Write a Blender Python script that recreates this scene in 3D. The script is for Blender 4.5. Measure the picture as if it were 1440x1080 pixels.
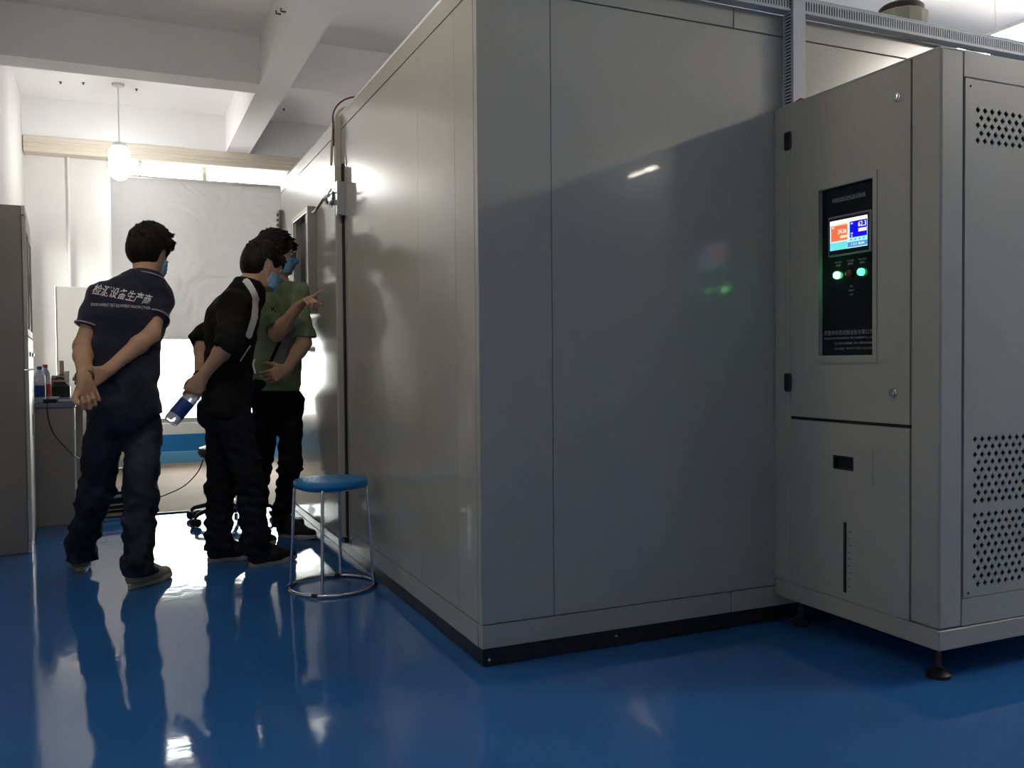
import bpy, math, random
import numpy as np
from mathutils import Vector, Matrix
from mathutils.bvhtree import BVHTree
for o in list(bpy.data.objects): bpy.data.objects.remove(o)
random.seed(4)
sc = bpy.context.scene
COL = sc.collection
PI = math.pi

# ------------------------------------------------------------------ camera
RM = np.array([[0.91463092, -0.01814358, 0.40388252], [-0.40419854, -0.01980646, 0.9144568], [-0.00859204, -0.99963919, -0.02544921]])
FPX = 1246.58
CAM = np.array([0., 0., 1.0])
cd = bpy.data.cameras.new('camera'); cam = bpy.data.objects.new('camera', cd); COL.objects.link(cam)
cd.sensor_width = 36; cd.sensor_fit = 'HORIZONTAL'; cd.lens = FPX * 36 / 1440
m4 = Matrix.Identity(4)
for i in range(3):
    m4[i][0] = RM[i, 0]; m4[i][1] = -RM[i, 1]; m4[i][2] = -RM[i, 2]; m4[i][3] = CAM[i]
cam.matrix_world = m4
sc.camera = cam

def at(x, y, Y):
    """point where the sight line of pixel (x, y) crosses the plane at depth Y"""
    r = RM @ np.array([(x - 720) / FPX, (y - 540) / FPX, 1.])
    return CAM + r * (Y - CAM[1]) / r[1]

# ------------------------------------------------------------------ world, light, exposure
w = bpy.data.worlds.new('overcast_sky'); sc.world = w; w.use_nodes = True
bg = w.node_tree.nodes['Background']; bg.inputs[0].default_value = (1.0, 0.995, 0.96, 1); bg.inputs[1].default_value = 13.2
EM_TUBE = 62.0
EM_PENDANT = 30.0
EM_REAR = 90.0
EM_RIGHT = 190.0
EM_NEAR_PENDANT = 31.0
vs = sc.view_settings; vs.view_transform = 'Standard'; vs.look = 'None'; vs.exposure = 0.32; vs.gamma = 1; vs.use_curve_mapping = False
sc.cycles.use_denoising = True
sc.cycles.max_bounces = 8; sc.cycles.diffuse_bounces = 5; sc.cycles.glossy_bounces = 5; sc.cycles.transmission_bounces = 6; sc.cycles.transparent_max_bounces = 8
sc.cycles.sample_clamp_indirect = 8.0; sc.cycles.caustics_reflective = False

def portal(name, loc, rot, sx, sy):
    l = bpy.data.lights.new(name, 'AREA'); l.shape = 'RECTANGLE'; l.size = sx; l.size_y = sy; l.cycles.is_portal = True
    o = bpy.data.objects.new(name, l); o.location = loc; o.rotation_euler = rot; COL.objects.link(o)
portal('window_portal', (1.27, 9.86, 1.75), (-PI / 2, 0, 0), 2.66, 2.7)
portal('added_side_window_portal', (-1.02, 8.85, 1.6), (0, -PI / 2, 0), 1.6, 1.3)  # guides daylight through the unseen added side window
portal('added_near_window_portal', (-1.02, -2.75, 1.7), (0, -PI / 2, 0), 1.0, 1.1)  # daylight through the unseen window added for ambient fill

# ------------------------------------------------------------------ materials
def mat(name, col, rough=0.5, metal=0.0, spec=0.5, var=0.0, vscale=8.0, bump=0.0, bscale=40.0, coat=0.0, coat_rough=0.05, emis=None, estr=0.0, trans=0.0, ior=1.45, stretch=None, sheen=0.0):
    m = bpy.data.materials.new(name); m.use_nodes = True
    nt = m.node_tree; b = nt.nodes['Principled BSDF']
    b.inputs['Base Color'].default_value = (*col, 1); b.inputs['Roughness'].default_value = rough
    b.inputs['Metallic'].default_value = metal; b.inputs['Specular IOR Level'].default_value = spec
    b.inputs['Coat Weight'].default_value = coat; b.inputs['Coat Roughness'].default_value = coat_rough
    b.inputs['Transmission Weight'].default_value = trans; b.inputs['IOR'].default_value = ior
    b.inputs['Sheen Weight'].default_value = sheen
    if emis: b.inputs['Emission Color'].default_value = (*emis, 1); b.inputs['Emission Strength'].default_value = estr
    if var or bump:
        tc = nt.nodes.new('ShaderNodeTexCoord'); mp = nt.nodes.new('ShaderNodeMapping')
        nt.links.new(tc.outputs['Object'], mp.inputs[0])
        if stretch: mp.inputs['Scale'].default_value = stretch
    if var:
        n = nt.nodes.new('ShaderNodeTexNoise'); n.inputs['Scale'].default_value = vscale; n.inputs['Detail'].default_value = 5
        nt.links.new(mp.outputs[0], n.inputs['Vector'])
        r = nt.nodes.new('ShaderNodeValToRGB')
        r.color_ramp.elements[0].position = 0.3; r.color_ramp.elements[1].position = 0.7
        r.color_ramp.elements[0].color = (*[max(0, c * (1 - var)) for c in col], 1)
        r.color_ramp.elements[1].color = (*[min(1, c * (1 + var)) for c in col], 1)
        nt.links.new(n.outputs['Fac'], r.inputs[0]); nt.links.new(r.outputs[0], b.inputs['Base Color'])
    if bump:
        n2 = nt.nodes.new('ShaderNodeTexNoise'); n2.inputs['Scale'].default_value = bscale; n2.inputs['Detail'].default_value = 4
        nt.links.new(mp.outputs[0], n2.inputs['Vector'])
        bp = nt.nodes.new('ShaderNodeBump'); bp.inputs['Strength'].default_value = 1.0; bp.inputs['Distance'].default_value = bump
        nt.links.new(n2.outputs['Fac'], bp.inputs['Height']); nt.links.new(bp.outputs[0], b.inputs['Normal'])
        if coat: nt.links.new(bp.outputs[0], b.inputs['Coat Normal'])
    return m

def emit(name, col, s):
    m = bpy.data.materials.new(name); m.use_nodes = True; nt = m.node_tree
    b = nt.nodes['Principled BSDF']; b.inputs['Base Color'].default_value = (*[c * .5 for c in col], 1)
    b.inputs['Emission Color'].default_value = (*col, 1); b.inputs['Emission Strength'].default_value = s
    return m

def thin_glass(name, tint=(0.95, 0.98, 0.97), refl=0.08):
    m = bpy.data.materials.new(name); m.use_nodes = True; nt = m.node_tree
    for n in list(nt.nodes): nt.nodes.remove(n)
    o = nt.nodes.new('ShaderNodeOutputMaterial'); t = nt.nodes.new('ShaderNodeBsdfTransparent'); g = nt.nodes.new('ShaderNodeBsdfGlossy')
    t.inputs[0].default_value = (*tint, 1); g.inputs['Roughness'].default_value = 0.02
    f = nt.nodes.new('ShaderNodeFresnel'); f.inputs[0].default_value = 1.45
    mx = nt.nodes.new('ShaderNodeMixShader'); nt.links.new(f.outputs[0], mx.inputs[0]); nt.links.new(t.outputs[0], mx.inputs[1]); nt.links.new(g.outputs[0], mx.inputs[2])
    nt.links.new(mx.outputs[0], o.inputs[0]); return m

def blind_mat(name, dcol, tcol, bump=0.004):
    m = bpy.data.materials.new(name); m.use_nodes = True; nt = m.node_tree
    for n in list(nt.nodes): nt.nodes.remove(n)
    o = nt.nodes.new('ShaderNodeOutputMaterial'); d = nt.nodes.new('ShaderNodeBsdfDiffuse'); t = nt.nodes.new('ShaderNodeBsdfTranslucent')
    d.inputs[0].default_value = (*dcol, 1); t.inputs[0].default_value = (*tcol, 1)
    a = nt.nodes.new('ShaderNodeAddShader'); nt.links.new(d.outputs[0], a.inputs[0]); nt.links.new(t.outputs[0], a.inputs[1]); nt.links.new(a.outputs[0], o.inputs[0])
    tc = nt.nodes.new('ShaderNodeTexCoord'); n2 = nt.nodes.new('ShaderNodeTexNoise'); n2.inputs['Scale'].default_value = 2.2; n2.inputs['Distortion'].default_value = 1.5
    nt.links.new(tc.outputs['Object'], n2.inputs['Vector'])
    bp = nt.nodes.new('ShaderNodeBump'); bp.inputs['Strength'].default_value = 1; bp.inputs['Distance'].default_value = bump * 8
    nt.links.new(n2.outputs['Fac'], bp.inputs['Height']); nt.links.new(bp.outputs[0], d.inputs['Normal']); nt.links.new(bp.outputs[0], t.inputs['Normal'])
    return m

M = {}
M['wall'] = mat('wall_paint', (0.80, 0.79, 0.77), 0.75, spec=0.25, var=0.03, vscale=2, bump=0.0006, bscale=60)
M['ceiling'] = mat('ceiling_paint', (0.89, 0.885, 0.89), 0.8, spec=0.2, var=0.025, vscale=1.5, bump=0.0006, bscale=50)
M['wainscot'] = mat('blue_wall_paint', (0.012, 0.22, 0.56), 0.35, var=0.06, vscale=3)
M['kerb'] = mat('blue_wall_paint_lightened', (0.14, 0.48, 0.80), 0.4, var=0.05, vscale=3)  # baseboard blue lightened to stand for light falling on the ledge
M['floor'] = mat('blue_epoxy', (0.031, 0.145, 0.405), 0.06, spec=0.48, var=0.10, vscale=1.3, bump=0.0012, bscale=5.0)
M['mat'] = mat('beige_vinyl', (0.36, 0.28, 0.225), 0.75, spec=0.15, var=0.08, vscale=2.5, bump=0.0004, bscale=90)
M['mat_edge'] = mat('dark_threshold', (0.05, 0.045, 0.04), 0.4)
M['pelmet'] = mat('cream_pelmet', (0.72, 0.66, 0.55), 0.5)
M['blind'] = blind_mat('grey_blind_fabric', (0.40, 0.39, 0.385), (0.036, 0.0355, 0.036))
M['alu'] = mat('aluminium', (0.7, 0.7, 0.7), 0.3, metal=0.9)
M['glass'] = thin_glass('window_glass')
M['panel'] = mat('chamber_panel_paint', (0.45, 0.443, 0.385), 0.20, spec=0.45, coat=0.3, coat_rough=0.03, var=0.015, vscale=2.0, bump=0.00025, bscale=7.0)
M['core'] = mat('panel_joint_dark', (0.10, 0.095, 0.085), 0.7)
M['base_black'] = mat('black_steel_base', (0.015, 0.015, 0.017), 0.35, var=0.3, vscale=12)
M['seal'] = mat('black_rubber_seal', (0.012, 0.012, 0.014), 0.6)
M['cab'] = mat('cabinet_powder_coat', (0.40, 0.40, 0.35), 0.42, spec=0.4, var=0.02, vscale=3, bump=0.00025, bscale=220)
M['dark'] = mat('dark_void', (0.01, 0.01, 0.01), 0.8)
M['black_plastic'] = mat('black_plastic', (0.015, 0.016, 0.018), 0.35)
M['panel_black'] = mat('black_acrylic', (0.006, 0.009, 0.011), 0.12)
M['bezel'] = mat('grey_screen_bezel', (0.22, 0.235, 0.255), 0.4)
M['bezel_dark'] = mat('dark_screen_border', (0.012, 0.014, 0.018), 0.3)
M['print_grey'] = mat('grey_print', (0.30, 0.31, 0.32), 0.6)
M['print_white'] = mat('white_print', (0.75, 0.73, 0.72), 0.7)
M['chrome'] = mat('chrome', (0.72, 0.73, 0.75), 0.12, metal=1.0)
M['steel'] = mat('brushed_steel', (0.50, 0.48, 0.44), 0.28, metal=0.9, bump=0.0002, bscale=60)
M['duct'] = mat('grey_duct_plastic', (0.46, 0.50, 0.55), 0.45)
M['motor_grey'] = mat('motor_grey_green', (0.30, 0.30, 0.23), 0.5, var=0.15)
M['motor_dark'] = mat('motor_dark', (0.035, 0.03, 0.028), 0.5, var=0.2)
M['red_wire'] = mat('red_wire', (0.45, 0.02, 0.03), 0.4)
M['dark_red_wire'] = mat('dark_red_wire', (0.14, 0.015, 0.02), 0.4)
M['black_wire'] = mat('black_wire', (0.02, 0.018, 0.018), 0.45)
M['cream_wire'] = mat('cream_wire', (0.45, 0.42, 0.34), 0.5)
M['filing'] = mat('filing_cabinet_paint_shaded', (0.30, 0.28, 0.255), 0.45, var=0.03)  # tone darkened for the unlit near side; fronts use the lighter copy
M['filing_front'] = mat('filing_cabinet_front', (0.62, 0.59, 0.54), 0.4, var=0.02)
M['cab_glass'] = mat('dark_glass', (0.03, 0.028, 0.025), 0.08)
M['desk'] = mat('grey_desk_laminate', (0.33, 0.31, 0.285), 0.5, var=0.04)
M['desk_top'] = mat('blue_grey_desk_top', (0.16, 0.20, 0.30), 0.35, var=0.05)
M['card'] = mat('brown_cardboard', (0.20, 0.115, 0.06), 0.8, var=0.12, vscale=12)
M['beige'] = mat('beige_wood', (0.45, 0.36, 0.24), 0.6)
M['board'] = mat('pale_board', (0.62, 0.59, 0.56), 0.5)
M['stool_blue'] = mat('blue_plastic', (0.008, 0.21, 0.52), 0.35, var=0.05)
M['paper'] = mat('paper', (0.7, 0.68, 0.62), 0.7)
M['blue_cover'] = mat('blue_book_cover', (0.02, 0.12, 0.35), 0.4)
M['red_cover'] = mat('red_book_cover', (0.45, 0.05, 0.05), 0.45)
M['water'] = mat('clear_bottle_plastic', (0.75, 0.80, 0.86), 0.12, trans=0.45, ior=1.2)
M['cap_blue'] = mat('blue_cap', (0.01, 0.03, 0.45), 0.35)
M['label_blue'] = mat('blue_bottle_label', (0.01, 0.055, 0.27), 0.35, var=0.35, vscale=30)
M['label_red'] = mat('red_bottle_label', (0.55, 0.06, 0.03), 0.4, var=0.2, vscale=30)
M['cap_orange'] = mat('orange_cap', (0.5, 0.14, 0.03), 0.4)
M['skin'] = mat('skin', (0.56, 0.335, 0.215), 0.5, spec=0.35, var=0.10, vscale=14, bump=0.0005, bscale=120)
M['lips'] = mat('lips', (0.36, 0.14, 0.11), 0.5)
M['hair'] = mat('black_hair', (0.008, 0.0065, 0.006), 0.5, spec=0.25, var=0.5, vscale=60, bump=0.004, bscale=90, stretch=(1, 1, 0.25))
M['navy'] = mat('navy_polo_knit', (0.022, 0.024, 0.045), 0.85, spec=0.2, var=0.18, vscale=7, bump=0.001, bscale=300, sheen=0.2)
M['denim'] = mat('dark_denim', (0.024, 0.028, 0.043), 0.8, spec=0.2, var=0.35, vscale=9, bump=0.001, bscale=220)
def wear(m, c, rad, col):
    nt = m.node_tree; b = nt.nodes['Principled BSDF']; src = b.inputs['Base Color'].links[0].from_socket
    tc = nt.nodes.new('ShaderNodeTexCoord'); v = nt.nodes.new('ShaderNodeVectorMath'); v.operation = 'DISTANCE'; v.inputs[1].default_value = c
    nt.links.new(tc.outputs['Object'], v.inputs[0]); mr = nt.nodes.new('ShaderNodeMapRange'); mr.inputs[1].default_value = rad; mr.inputs[2].default_value = rad * .3; mr.inputs[3].default_value = 0; mr.inputs[4].default_value = .8
    n = nt.nodes.new('ShaderNodeTexNoise'); n.inputs['Scale'].default_value = 14; n.inputs['Distortion'].default_value = 1.0; mp = nt.nodes.new('ShaderNodeMapping'); mp.inputs['Scale'].default_value = (.5, .5, 2.2)
    nt.links.new(tc.outputs['Object'], mp.inputs[0]); nt.links.new(mp.outputs[0], n.inputs['Vector']); ml = nt.nodes.new('ShaderNodeMath'); ml.operation = 'MULTIPLY'
    nt.links.new(v.outputs['Value'], mr.inputs[0]); nt.links.new(mr.outputs[0], ml.inputs[0]); nt.links.new(n.outputs['Fac'], ml.inputs[1])
    mx = nt.nodes.new('ShaderNodeMix'); mx.data_type = 'RGBA'; nt.links.new(ml.outputs[0], mx.inputs[0]); nt.links.new(src, mx.inputs[6]); mx.inputs[7].default_value = (*col, 1); nt.links.new(mx.outputs[2], b.inputs['Base Color'])
wear(M['denim'], tuple(at(202, 632, 4.36)), .14, (0.09, 0.10, 0.14))
M['black_cloth'] = mat('black_cotton', (0.011, 0.0105, 0.011), 0.85, spec=0.2, var=0.25, vscale=8, bump=0.001, bscale=260)
M['white_cloth'] = mat('white_cotton', (0.80, 0.79, 0.78), 0.85, spec=0.2, var=0.05)
M['green'] = mat('green_cotton', (0.23, 0.30, 0.165), 0.85, spec=0.2, var=0.16, vscale=9, bump=0.001, bscale=260)
M['grey_cloth'] = mat('grey_cotton', (0.28, 0.28, 0.29), 0.85, spec=0.2, var=0.1)
M['black_trouser'] = mat('black_trouser_cloth', (0.011, 0.012, 0.016), 0.85, spec=0.15, var=0.3, vscale=8)
M['mask'] = mat('blue_mask_fabric', (0.24, 0.50, 0.74), 0.8, spec=0.2, bump=0.0008, bscale=260)
M['mask_edge'] = mat('pale_mask_edge', (0.45, 0.60, 0.70), 0.8)
M['eye_white'] = mat('eye_white', (0.75, 0.72, 0.70), 0.2)
M['iris'] = mat('dark_iris', (0.02, 0.012, 0.01), 0.15)
M['gold'] = mat('gold_metal', (0.75, 0.50, 0.12), 0.25, metal=1.0)
M['tan_shoe'] = mat('tan_suede', (0.42, 0.36, 0.25), 0.8, var=0.2, vscale=20)
M['red_shoe'] = mat('brick_suede', (0.20, 0.07, 0.045), 0.8)
M['sole_tan'] = mat('tan_rubber', (0.52, 0.47, 0.34), 0.6)
M['shoe_black'] = mat('black_canvas', (0.012, 0.012, 0.015), 0.7)
M['sole_white'] = mat('pale_rubber', (0.55, 0.50, 0.42), 0.55)
M['yellow_print'] = mat('yellow_print', (0.42, 0.42, 0.05), 0.7)
M['trim_pink'] = mat('pale_knit_trim', (0.42, 0.33, 0.40), 0.8)
M['ground'] = mat('outside_concrete', (0.62, 0.56, 0.54), 0.9, var=0.1, vscale=0.5)
M['tube'] = emit('lit_tube', (1.0, 0.965, 0.90), EM_TUBE)
M['rear_tube'] = emit('lit_tube_rear', (1.0, 0.93, 0.80), EM_REAR)
M['right_tube'] = emit('lit_tube_right', (1.0, 0.93, 0.82), EM_RIGHT)
M['bulb_near'] = emit('lit_pendant_near', (1.0, 0.91, 0.79), EM_NEAR_PENDANT)
M['bulb'] = emit('lit_pendant', (1.0, 0.98, 0.95), EM_PENDANT)
M['white_paint'] = mat('white_lamp_housing', (0.7, 0.7, 0.7), 0.4)

# ------------------------------------------------------------------ mesh helpers
class MB:
    def __init__(s): s.v = []; s.f = []; s.mi = []; s.cur = 0
    def add(s, vs, fs):
        b = len(s.v); s.v += [tuple(map(float, p)) for p in vs]
        for f in fs: s.f.append(tuple(b + i for i in f)); s.mi.append(s.cur)
        return s
    def box(s, x0, x1, y0, y1, z0, z1, bev=0.0, M4=None):
        if x0 > x1: x0, x1 = x1, x0
        if y0 > y1: y0, y1 = y1, y0
        if z0 > z1: z0, z1 = z1, z0
        b = min(bev, (x1 - x0) * .49, (y1 - y0) * .49, (z1 - z0) * .49)
        if b <= 0:
            vs = [(x, y, z) for z in (z0, z1) for y in (y0, y1) for x in (x0, x1)]
            fs = [(0, 2, 3, 1), (4, 5, 7, 6), (0, 1, 5, 4), (2, 6, 7, 3), (0, 4, 6, 2), (1, 3, 7, 5)]
        else:
            lo = (x0, y0, z0); hi = (x1, y1, z1); vs = []; idx = {}
            for sx in (0, 1):
                for sy in (0, 1):
                    for sz in (0, 1):
                        sg = (sx, sy, sz)
                        for a in range(3):
                            p = [(hi[k] if sg[k] else lo[k]) if k == a else ((hi[k] - b) if sg[k] else (lo[k] + b)) for k in range(3)]
                            idx[(sg, a)] = len(vs); vs.append(tuple(p))
            fs = []
            c = Vector(((x0 + x1) / 2, (y0 + y1) / 2, (z0 + z1) / 2))
            def face(l):
                P = [Vector(vs[i]) for i in l]; n = (P[1] - P[0]).cross(P[2] - P[0])
                fs.append(tuple(l) if n.dot(sum(P, Vector()) / len(P) - c) > 0 else tuple(reversed(l)))
            for a in range(3):
                o1, o2 = [k for k in range(3) if k != a]
                for e in (0, 1):
                    l = []
                    for q1, q2 in ((0, 0), (1, 0), (1, 1), (0, 1)):
                        sg = [0, 0, 0]; sg[a] = e; sg[o1] = q1; sg[o2] = q2; l.append(idx[(tuple(sg), a)])
                    face(l)
                for q1 in (0, 1):
                    for q2 in (0, 1):
                        A = [0, 0, 0]; A[o1] = q1; A[o2] = q2; B = list(A); B[a] = 1
                        A = tuple(A); B = tuple(B)
                        face([idx[(A, o1)], idx[(A, o2)], idx[(B, o2)], idx[(B, o1)]])
            for sx in (0, 1):
                for sy in (0, 1):
                    for sz in (0, 1): face([idx[((sx, sy, sz), a)] for a in range(3)])
        if M4 is not None: vs = [tuple(M4 @ Vector(p)) for p in vs]
        return s.add(vs, fs)
    def tube(s, pts, r, n=10, closed=False, smooth_sub=0):
        P = [Vector(p) for p in pts]
        if smooth_sub:
            Q = []
            m = len(P)
            rng = range(m if closed else m - 1)
            for i in rng:
                p1 = P[i]; p2 = P[(i + 1) % m]
                p0 = P[(i - 1) % m] if (closed or i > 0) else p1; p3 = P[(i + 2) % m] if (closed or i < m - 2) else p2
                for k in range(smooth_sub):
                    t = k / smooth_sub
                    Q.append(0.5 * ((2 * p1) + (p2 - p0) * t + (2 * p0 - 5 * p1 + 4 * p2 - p3) * t * t + (3 * p1 - p0 - 3 * p2 + p3) * t ** 3))
            if not closed: Q.append(P[-1])
            P = Q
        m = len(P); up = Vector((0, 0, 1)); rings = []; prev = None
        for i in range(m):
            if closed: t = P[(i + 1) % m] - P[i - 1]
            else: t = P[min(i + 1, m - 1)] - P[max(i - 1, 0)]
            t.normalize()
            if prev is None:
                a = t.cross(up)
                if a.length < 1e-3: a = t.cross(Vector((1, 0, 0)))
            else: a = prev - t * prev.dot(t)
            a.normalize(); prev = a; b = t.cross(a)
            rr = r[i] if isinstance(r, (list, tuple)) else r
            rings.append([P[i] + rr * (math.cos(2 * PI * k / n) * a + math.sin(2 * PI * k / n) * b) for k in range(n)])
        vs = [p for R_ in rings for p in R_]; fs = []
        for i in range(m if closed else m - 1):
            j = (i + 1) % m
            for k in range(n): fs.append((i * n + k, i * n + (k + 1) % n, j * n + (k + 1) % n, j * n + k))
        if not closed: fs.append(tuple(range(n - 1, -1, -1))); fs.append(tuple((m - 1) * n + k for k in range(n)))
        return s.add([tuple(p) for p in vs], fs)
    def lathe(s, prof, c=(0, 0, 0), n=24, M4=None):
        """prof: list of (r, z)"""
        vs = []; fs = []
        for r, z in prof:
            for k in range(n): vs.append((c[0] + r * math.cos(2 * PI * k / n), c[1] + r * math.sin(2 * PI * k / n), c[2] + z))
        for i in range(len(prof) - 1):
            for k in range(n): fs.append((i * n + k, i * n + (k + 1) % n, (i + 1) * n + (k + 1) % n, (i + 1) * n + k))
        if prof[0][0] > 1e-4: fs.append(tuple(range(n - 1, -1, -1)))
        if prof[-1][0] > 1e-4: fs.append(tuple((len(prof) - 1) * n + k for k in range(n)))
        if M4 is not None: vs = [tuple(M4 @ Vector(p)) for p in vs]
        return s.add(vs, fs)
    def build(s, name, mats, parent=None, smooth=False):
        me = bpy.data.meshes.new(name); me.from_pydata(s.v, [], s.f)
        if not isinstance(mats, (list, tuple)): mats = [mats]
        for m in mats: me.materials.append(m)
        if len(mats) > 1: me.polygons.foreach_set('material_index', s.mi)
        if smooth:
            me.polygons.foreach_set('use_smooth', [True] * len(me.polygons))
            try: me.set_sharp_from_angle(angle=math.radians(40))
            except Exception: pass
        me.update(); me.validate()
        return link(name, me, parent)

def link(name, me, parent=None):
    o = bpy.data.objects.new(name, me); COL.objects.link(o)
    if parent is not None: o.parent = parent
    return o

def B(name, dims, m, parent=None, bev=0.0):
    return MB().box(*dims, bev=bev).build(name, m, parent)

def tag(o, label=None, cat=None, group=None, kind=None):
    if label: o['label'] = label
    if cat: o['category'] = cat
    if group: o['group'] = group
    if kind: o['kind'] = kind
    return o

def thing(name, label, cat, loc=(0, 0, 0), rz=0, group=None):
    o = bpy.data.objects.new(name, None); COL.objects.link(o); o.location = loc; o.rotation_euler = (0, 0, rz); o.empty_display_size = .1
    return tag(o, label, cat, group)

def struct(o): o['kind'] = 'structure'; return o

def keep_world(children_of, loc):
    """move an empty to the base of its thing without moving the parts"""
    children_of.location = loc
    for c in children_of.children: c.matrix_parent_inverse = Matrix.Translation(-Vector(loc))

def text_mesh(body, size, align='CENTER', extrude=0.0, res=3, bold=0.0):
    c = bpy.data.curves.new('t', 'FONT'); c.body = body; c.size = size; c.align_x = align; c.align_y = 'CENTER'; c.resolution_u = res; c.extrude = extrude; c.offset = bold
    o = bpy.data.objects.new('t', c); COL.objects.link(o); bpy.context.view_layer.update()
    me = bpy.data.meshes.new_from_object(o.evaluated_get(bpy.context.evaluated_depsgraph_get()))
    bpy.data.objects.remove(o); bpy.data.curves.remove(c)
    return me

def put_text(name, body, size, origin, ux, uy, m, parent, width=None, extrude=0.0004, align='CENTER'):
    me = text_mesh(body, size, align, extrude)
    xs = [v.co.x for v in me.vertices]; k = 1.0
    if width and xs: k = width / (max(xs) - min(xs))
    ux = Vector(ux).normalized(); uy = Vector(uy).normalized(); un = ux.cross(uy); o_ = Vector(origin)
    for v in me.vertices: v.co = o_ + ux * v.co.x * k + uy * v.co.y + un * v.co.z
    me.materials.clear(); me.materials.append(m); me.update()
    return link(name, me, parent)

# ------------------------------------------------------------------ room shell
XL, XR, YB, YF, ZC = -0.80, 8.2, 9.60, -6.5, 3.52
struct(B('floor', (XL - .2, XR + .2, YF - .2, YB + .25, -0.2, 0.0), M['floor']))
struct(B('ceiling', (XL - .2, XR + .2, YF - .2, YB + .25, ZC, ZC + .2), M['ceiling']))
def wall_with_hole(name, axis, p0, p1, a0, a1, z0, z1, hole, m):
    """wall slab between p0..p1 on its own axis, with one rectangular opening (ha0, ha1, hz0, hz1)"""
    mb = MB(); ha0, ha1, hz0, hz1 = hole
    for r in ((a0, ha0, z0, z1), (ha1, a1, z0, z1), (ha0, ha1, z0, hz0), (ha0, ha1, hz1, z1)):
        if axis == 'y': mb.box(r[0], r[1], p0, p1, r[2], r[3])
        else: mb.box(p0, p1, r[0], r[1], r[2], r[3])
    return struct(mb.build(name, m))
WX0, WX1, WZ0, WZ1 = -0.075, 2.6, 0.40, 3.10
wall_with_hole('wall_back', 'y', YB, YB + .24, XL, XR, 0, ZC, (WX0, WX1, WZ0, WZ1), M['wall'])
LH = ((-3.3, -2.2, 1.2, 2.2), (8.2, 9.5, .8, 2.2))  # unseen window openings: near one added for fill, side one to light far wall
mb = MB(); yy = YF
for a, b, z0, z1 in LH:
    mb.box(XL - .2, XL, yy, a, 0, ZC); mb.box(XL - .2, XL, a, b, 0, z0); mb.box(XL - .2, XL, a, b, z1, ZC); yy = b
mb.box(XL - .2, XL, yy, YB + .24, 0, ZC)
struct(mb.build('wall_left', M['wall']))
struct(B('wall_right', (XR, XR + .2, YF, YB, 0, ZC), M['wall']))
struct(B('wall_front', (XL, XR, YF - .2, YF, 0, ZC), M['wall']))
struct(B('trim_1', (XL, XR, YB - .012, YB, .117, .29), M['wainscot']))
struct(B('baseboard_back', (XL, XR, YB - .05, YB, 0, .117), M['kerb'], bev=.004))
# ceiling beams
struct(B('ceiling_beam', (1.022, 1.25, YF, YB, 3.15, ZC), M['ceiling']))
for y0, y1 in ((7.07, 7.32), (9.46, YB), (-1.0, -.75), (-4.6, -4.35)):
    struct(B('ceiling_beam', (XL, 1.022, y0, y1, 3.15, ZC), M['ceiling']))
    struct(B('ceiling_beam', (1.25, XR, y0, y1, 3.15, ZC), M['ceiling']))
# pelmet with ribs
pel = thing('curtain_pelmet', 'long cream ribbed pelmet box above the far window blind', 'pelmet', (0, 0, 0))
B('pelmet_box', (XL + .01, 2.75, 9.43, YB, 3.0, 3.1495), M['pelmet'], pel, .002)
for k in range(3): B('rib', (XL + .01, 2.75, 9.415, 9.43, 3.0 + k * .043, 3.022 + k * .043), M['pelmet'], pel, .004)
keep_world(pel, (1.0, 9.5, 3.0))
# window with frame, mullions and panes
win = struct(MB().box(WX0, WX1, YB + .1, YB + .16, WZ0, WZ0 + .05).box(WX0, WX1, YB + .1, YB + .16, WZ1 - .05, WZ1).box(WX0, WX0 + .05, YB + .1, YB + .16, WZ0, WZ1).box(WX1 - .05, WX1, YB + .1, YB + .16, WZ0, WZ1).build('window_1', M['alu']))
xs = [WX0 + .05 + i * (WX1 - WX0 - .1) / 3 for i in range(4)]
for i in range(3):
    B('pane', (xs[i], xs[i + 1], YB + .128, YB + .132, WZ0 + .05, WZ1 - .05), M['glass'], win)
    if i: B('mullion', (xs[i] - .02, xs[i] + .02, YB + .105, YB + .155, WZ0 + .05, WZ1 - .05), M['alu'], win)
for k, (a, b, z0, z1) in enumerate(LH):
    w2 = struct(MB().box(XL - .12, XL - .07, a, b, z0, z0 + .04).box(XL - .12, XL - .07, a, b, z1 - .04, z1).box(XL - .12, XL - .07, a, a + .04, z0, z1).box(XL - .12, XL - .07, b - .04, b, z0, z1).build('window_%d' % (k + 2), M['alu']))  # frames of the added openings, out of the camera's sight
    B('pane', (XL - .098, XL - .094, a + .04, b - .04, z0 + .04, z1 - .04), M['glass'], w2)
    B('mullion', (XL - .11, XL - .08, (a + b) / 2 - .02, (a + b) / 2 + .02, z0 + .04, z1 - .04), M['alu'], w2)
struct(B('ground', (-60, 60, -60, 60, -.6, -.4), M['ground']))
def at_z(x, y, Z):
    q = RM @ np.array([(x - 720) / FPX, (y - 540) / FPX, 1.]); return CAM + q * (Z - CAM[2]) / q[2]
for q_, lb_ in (((85, 115), 'tiny dark anchor bolt in the far ceiling, leftmost of four'), ((117, 116), 'tiny dark anchor bolt in the far ceiling just left of the pendant rod'), ((192, 125), 'tiny dark anchor bolt in the far ceiling just right of the pendant rod'), ((399, 153), 'tiny dark anchor bolt in the ceiling right of the long beam')):
    a = at_z(*q_, ZC); o = MB().lathe([(.014, 0), (.014, -.004), (.006, -.005), (.006, -.02)], n=10).build('anchor_bolt', M['mat_edge'], smooth=True); o.location = (a[0], a[1], ZC - .0005)
    tag(o, lb_, 'bolt', 'ceiling anchor bolts')
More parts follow.
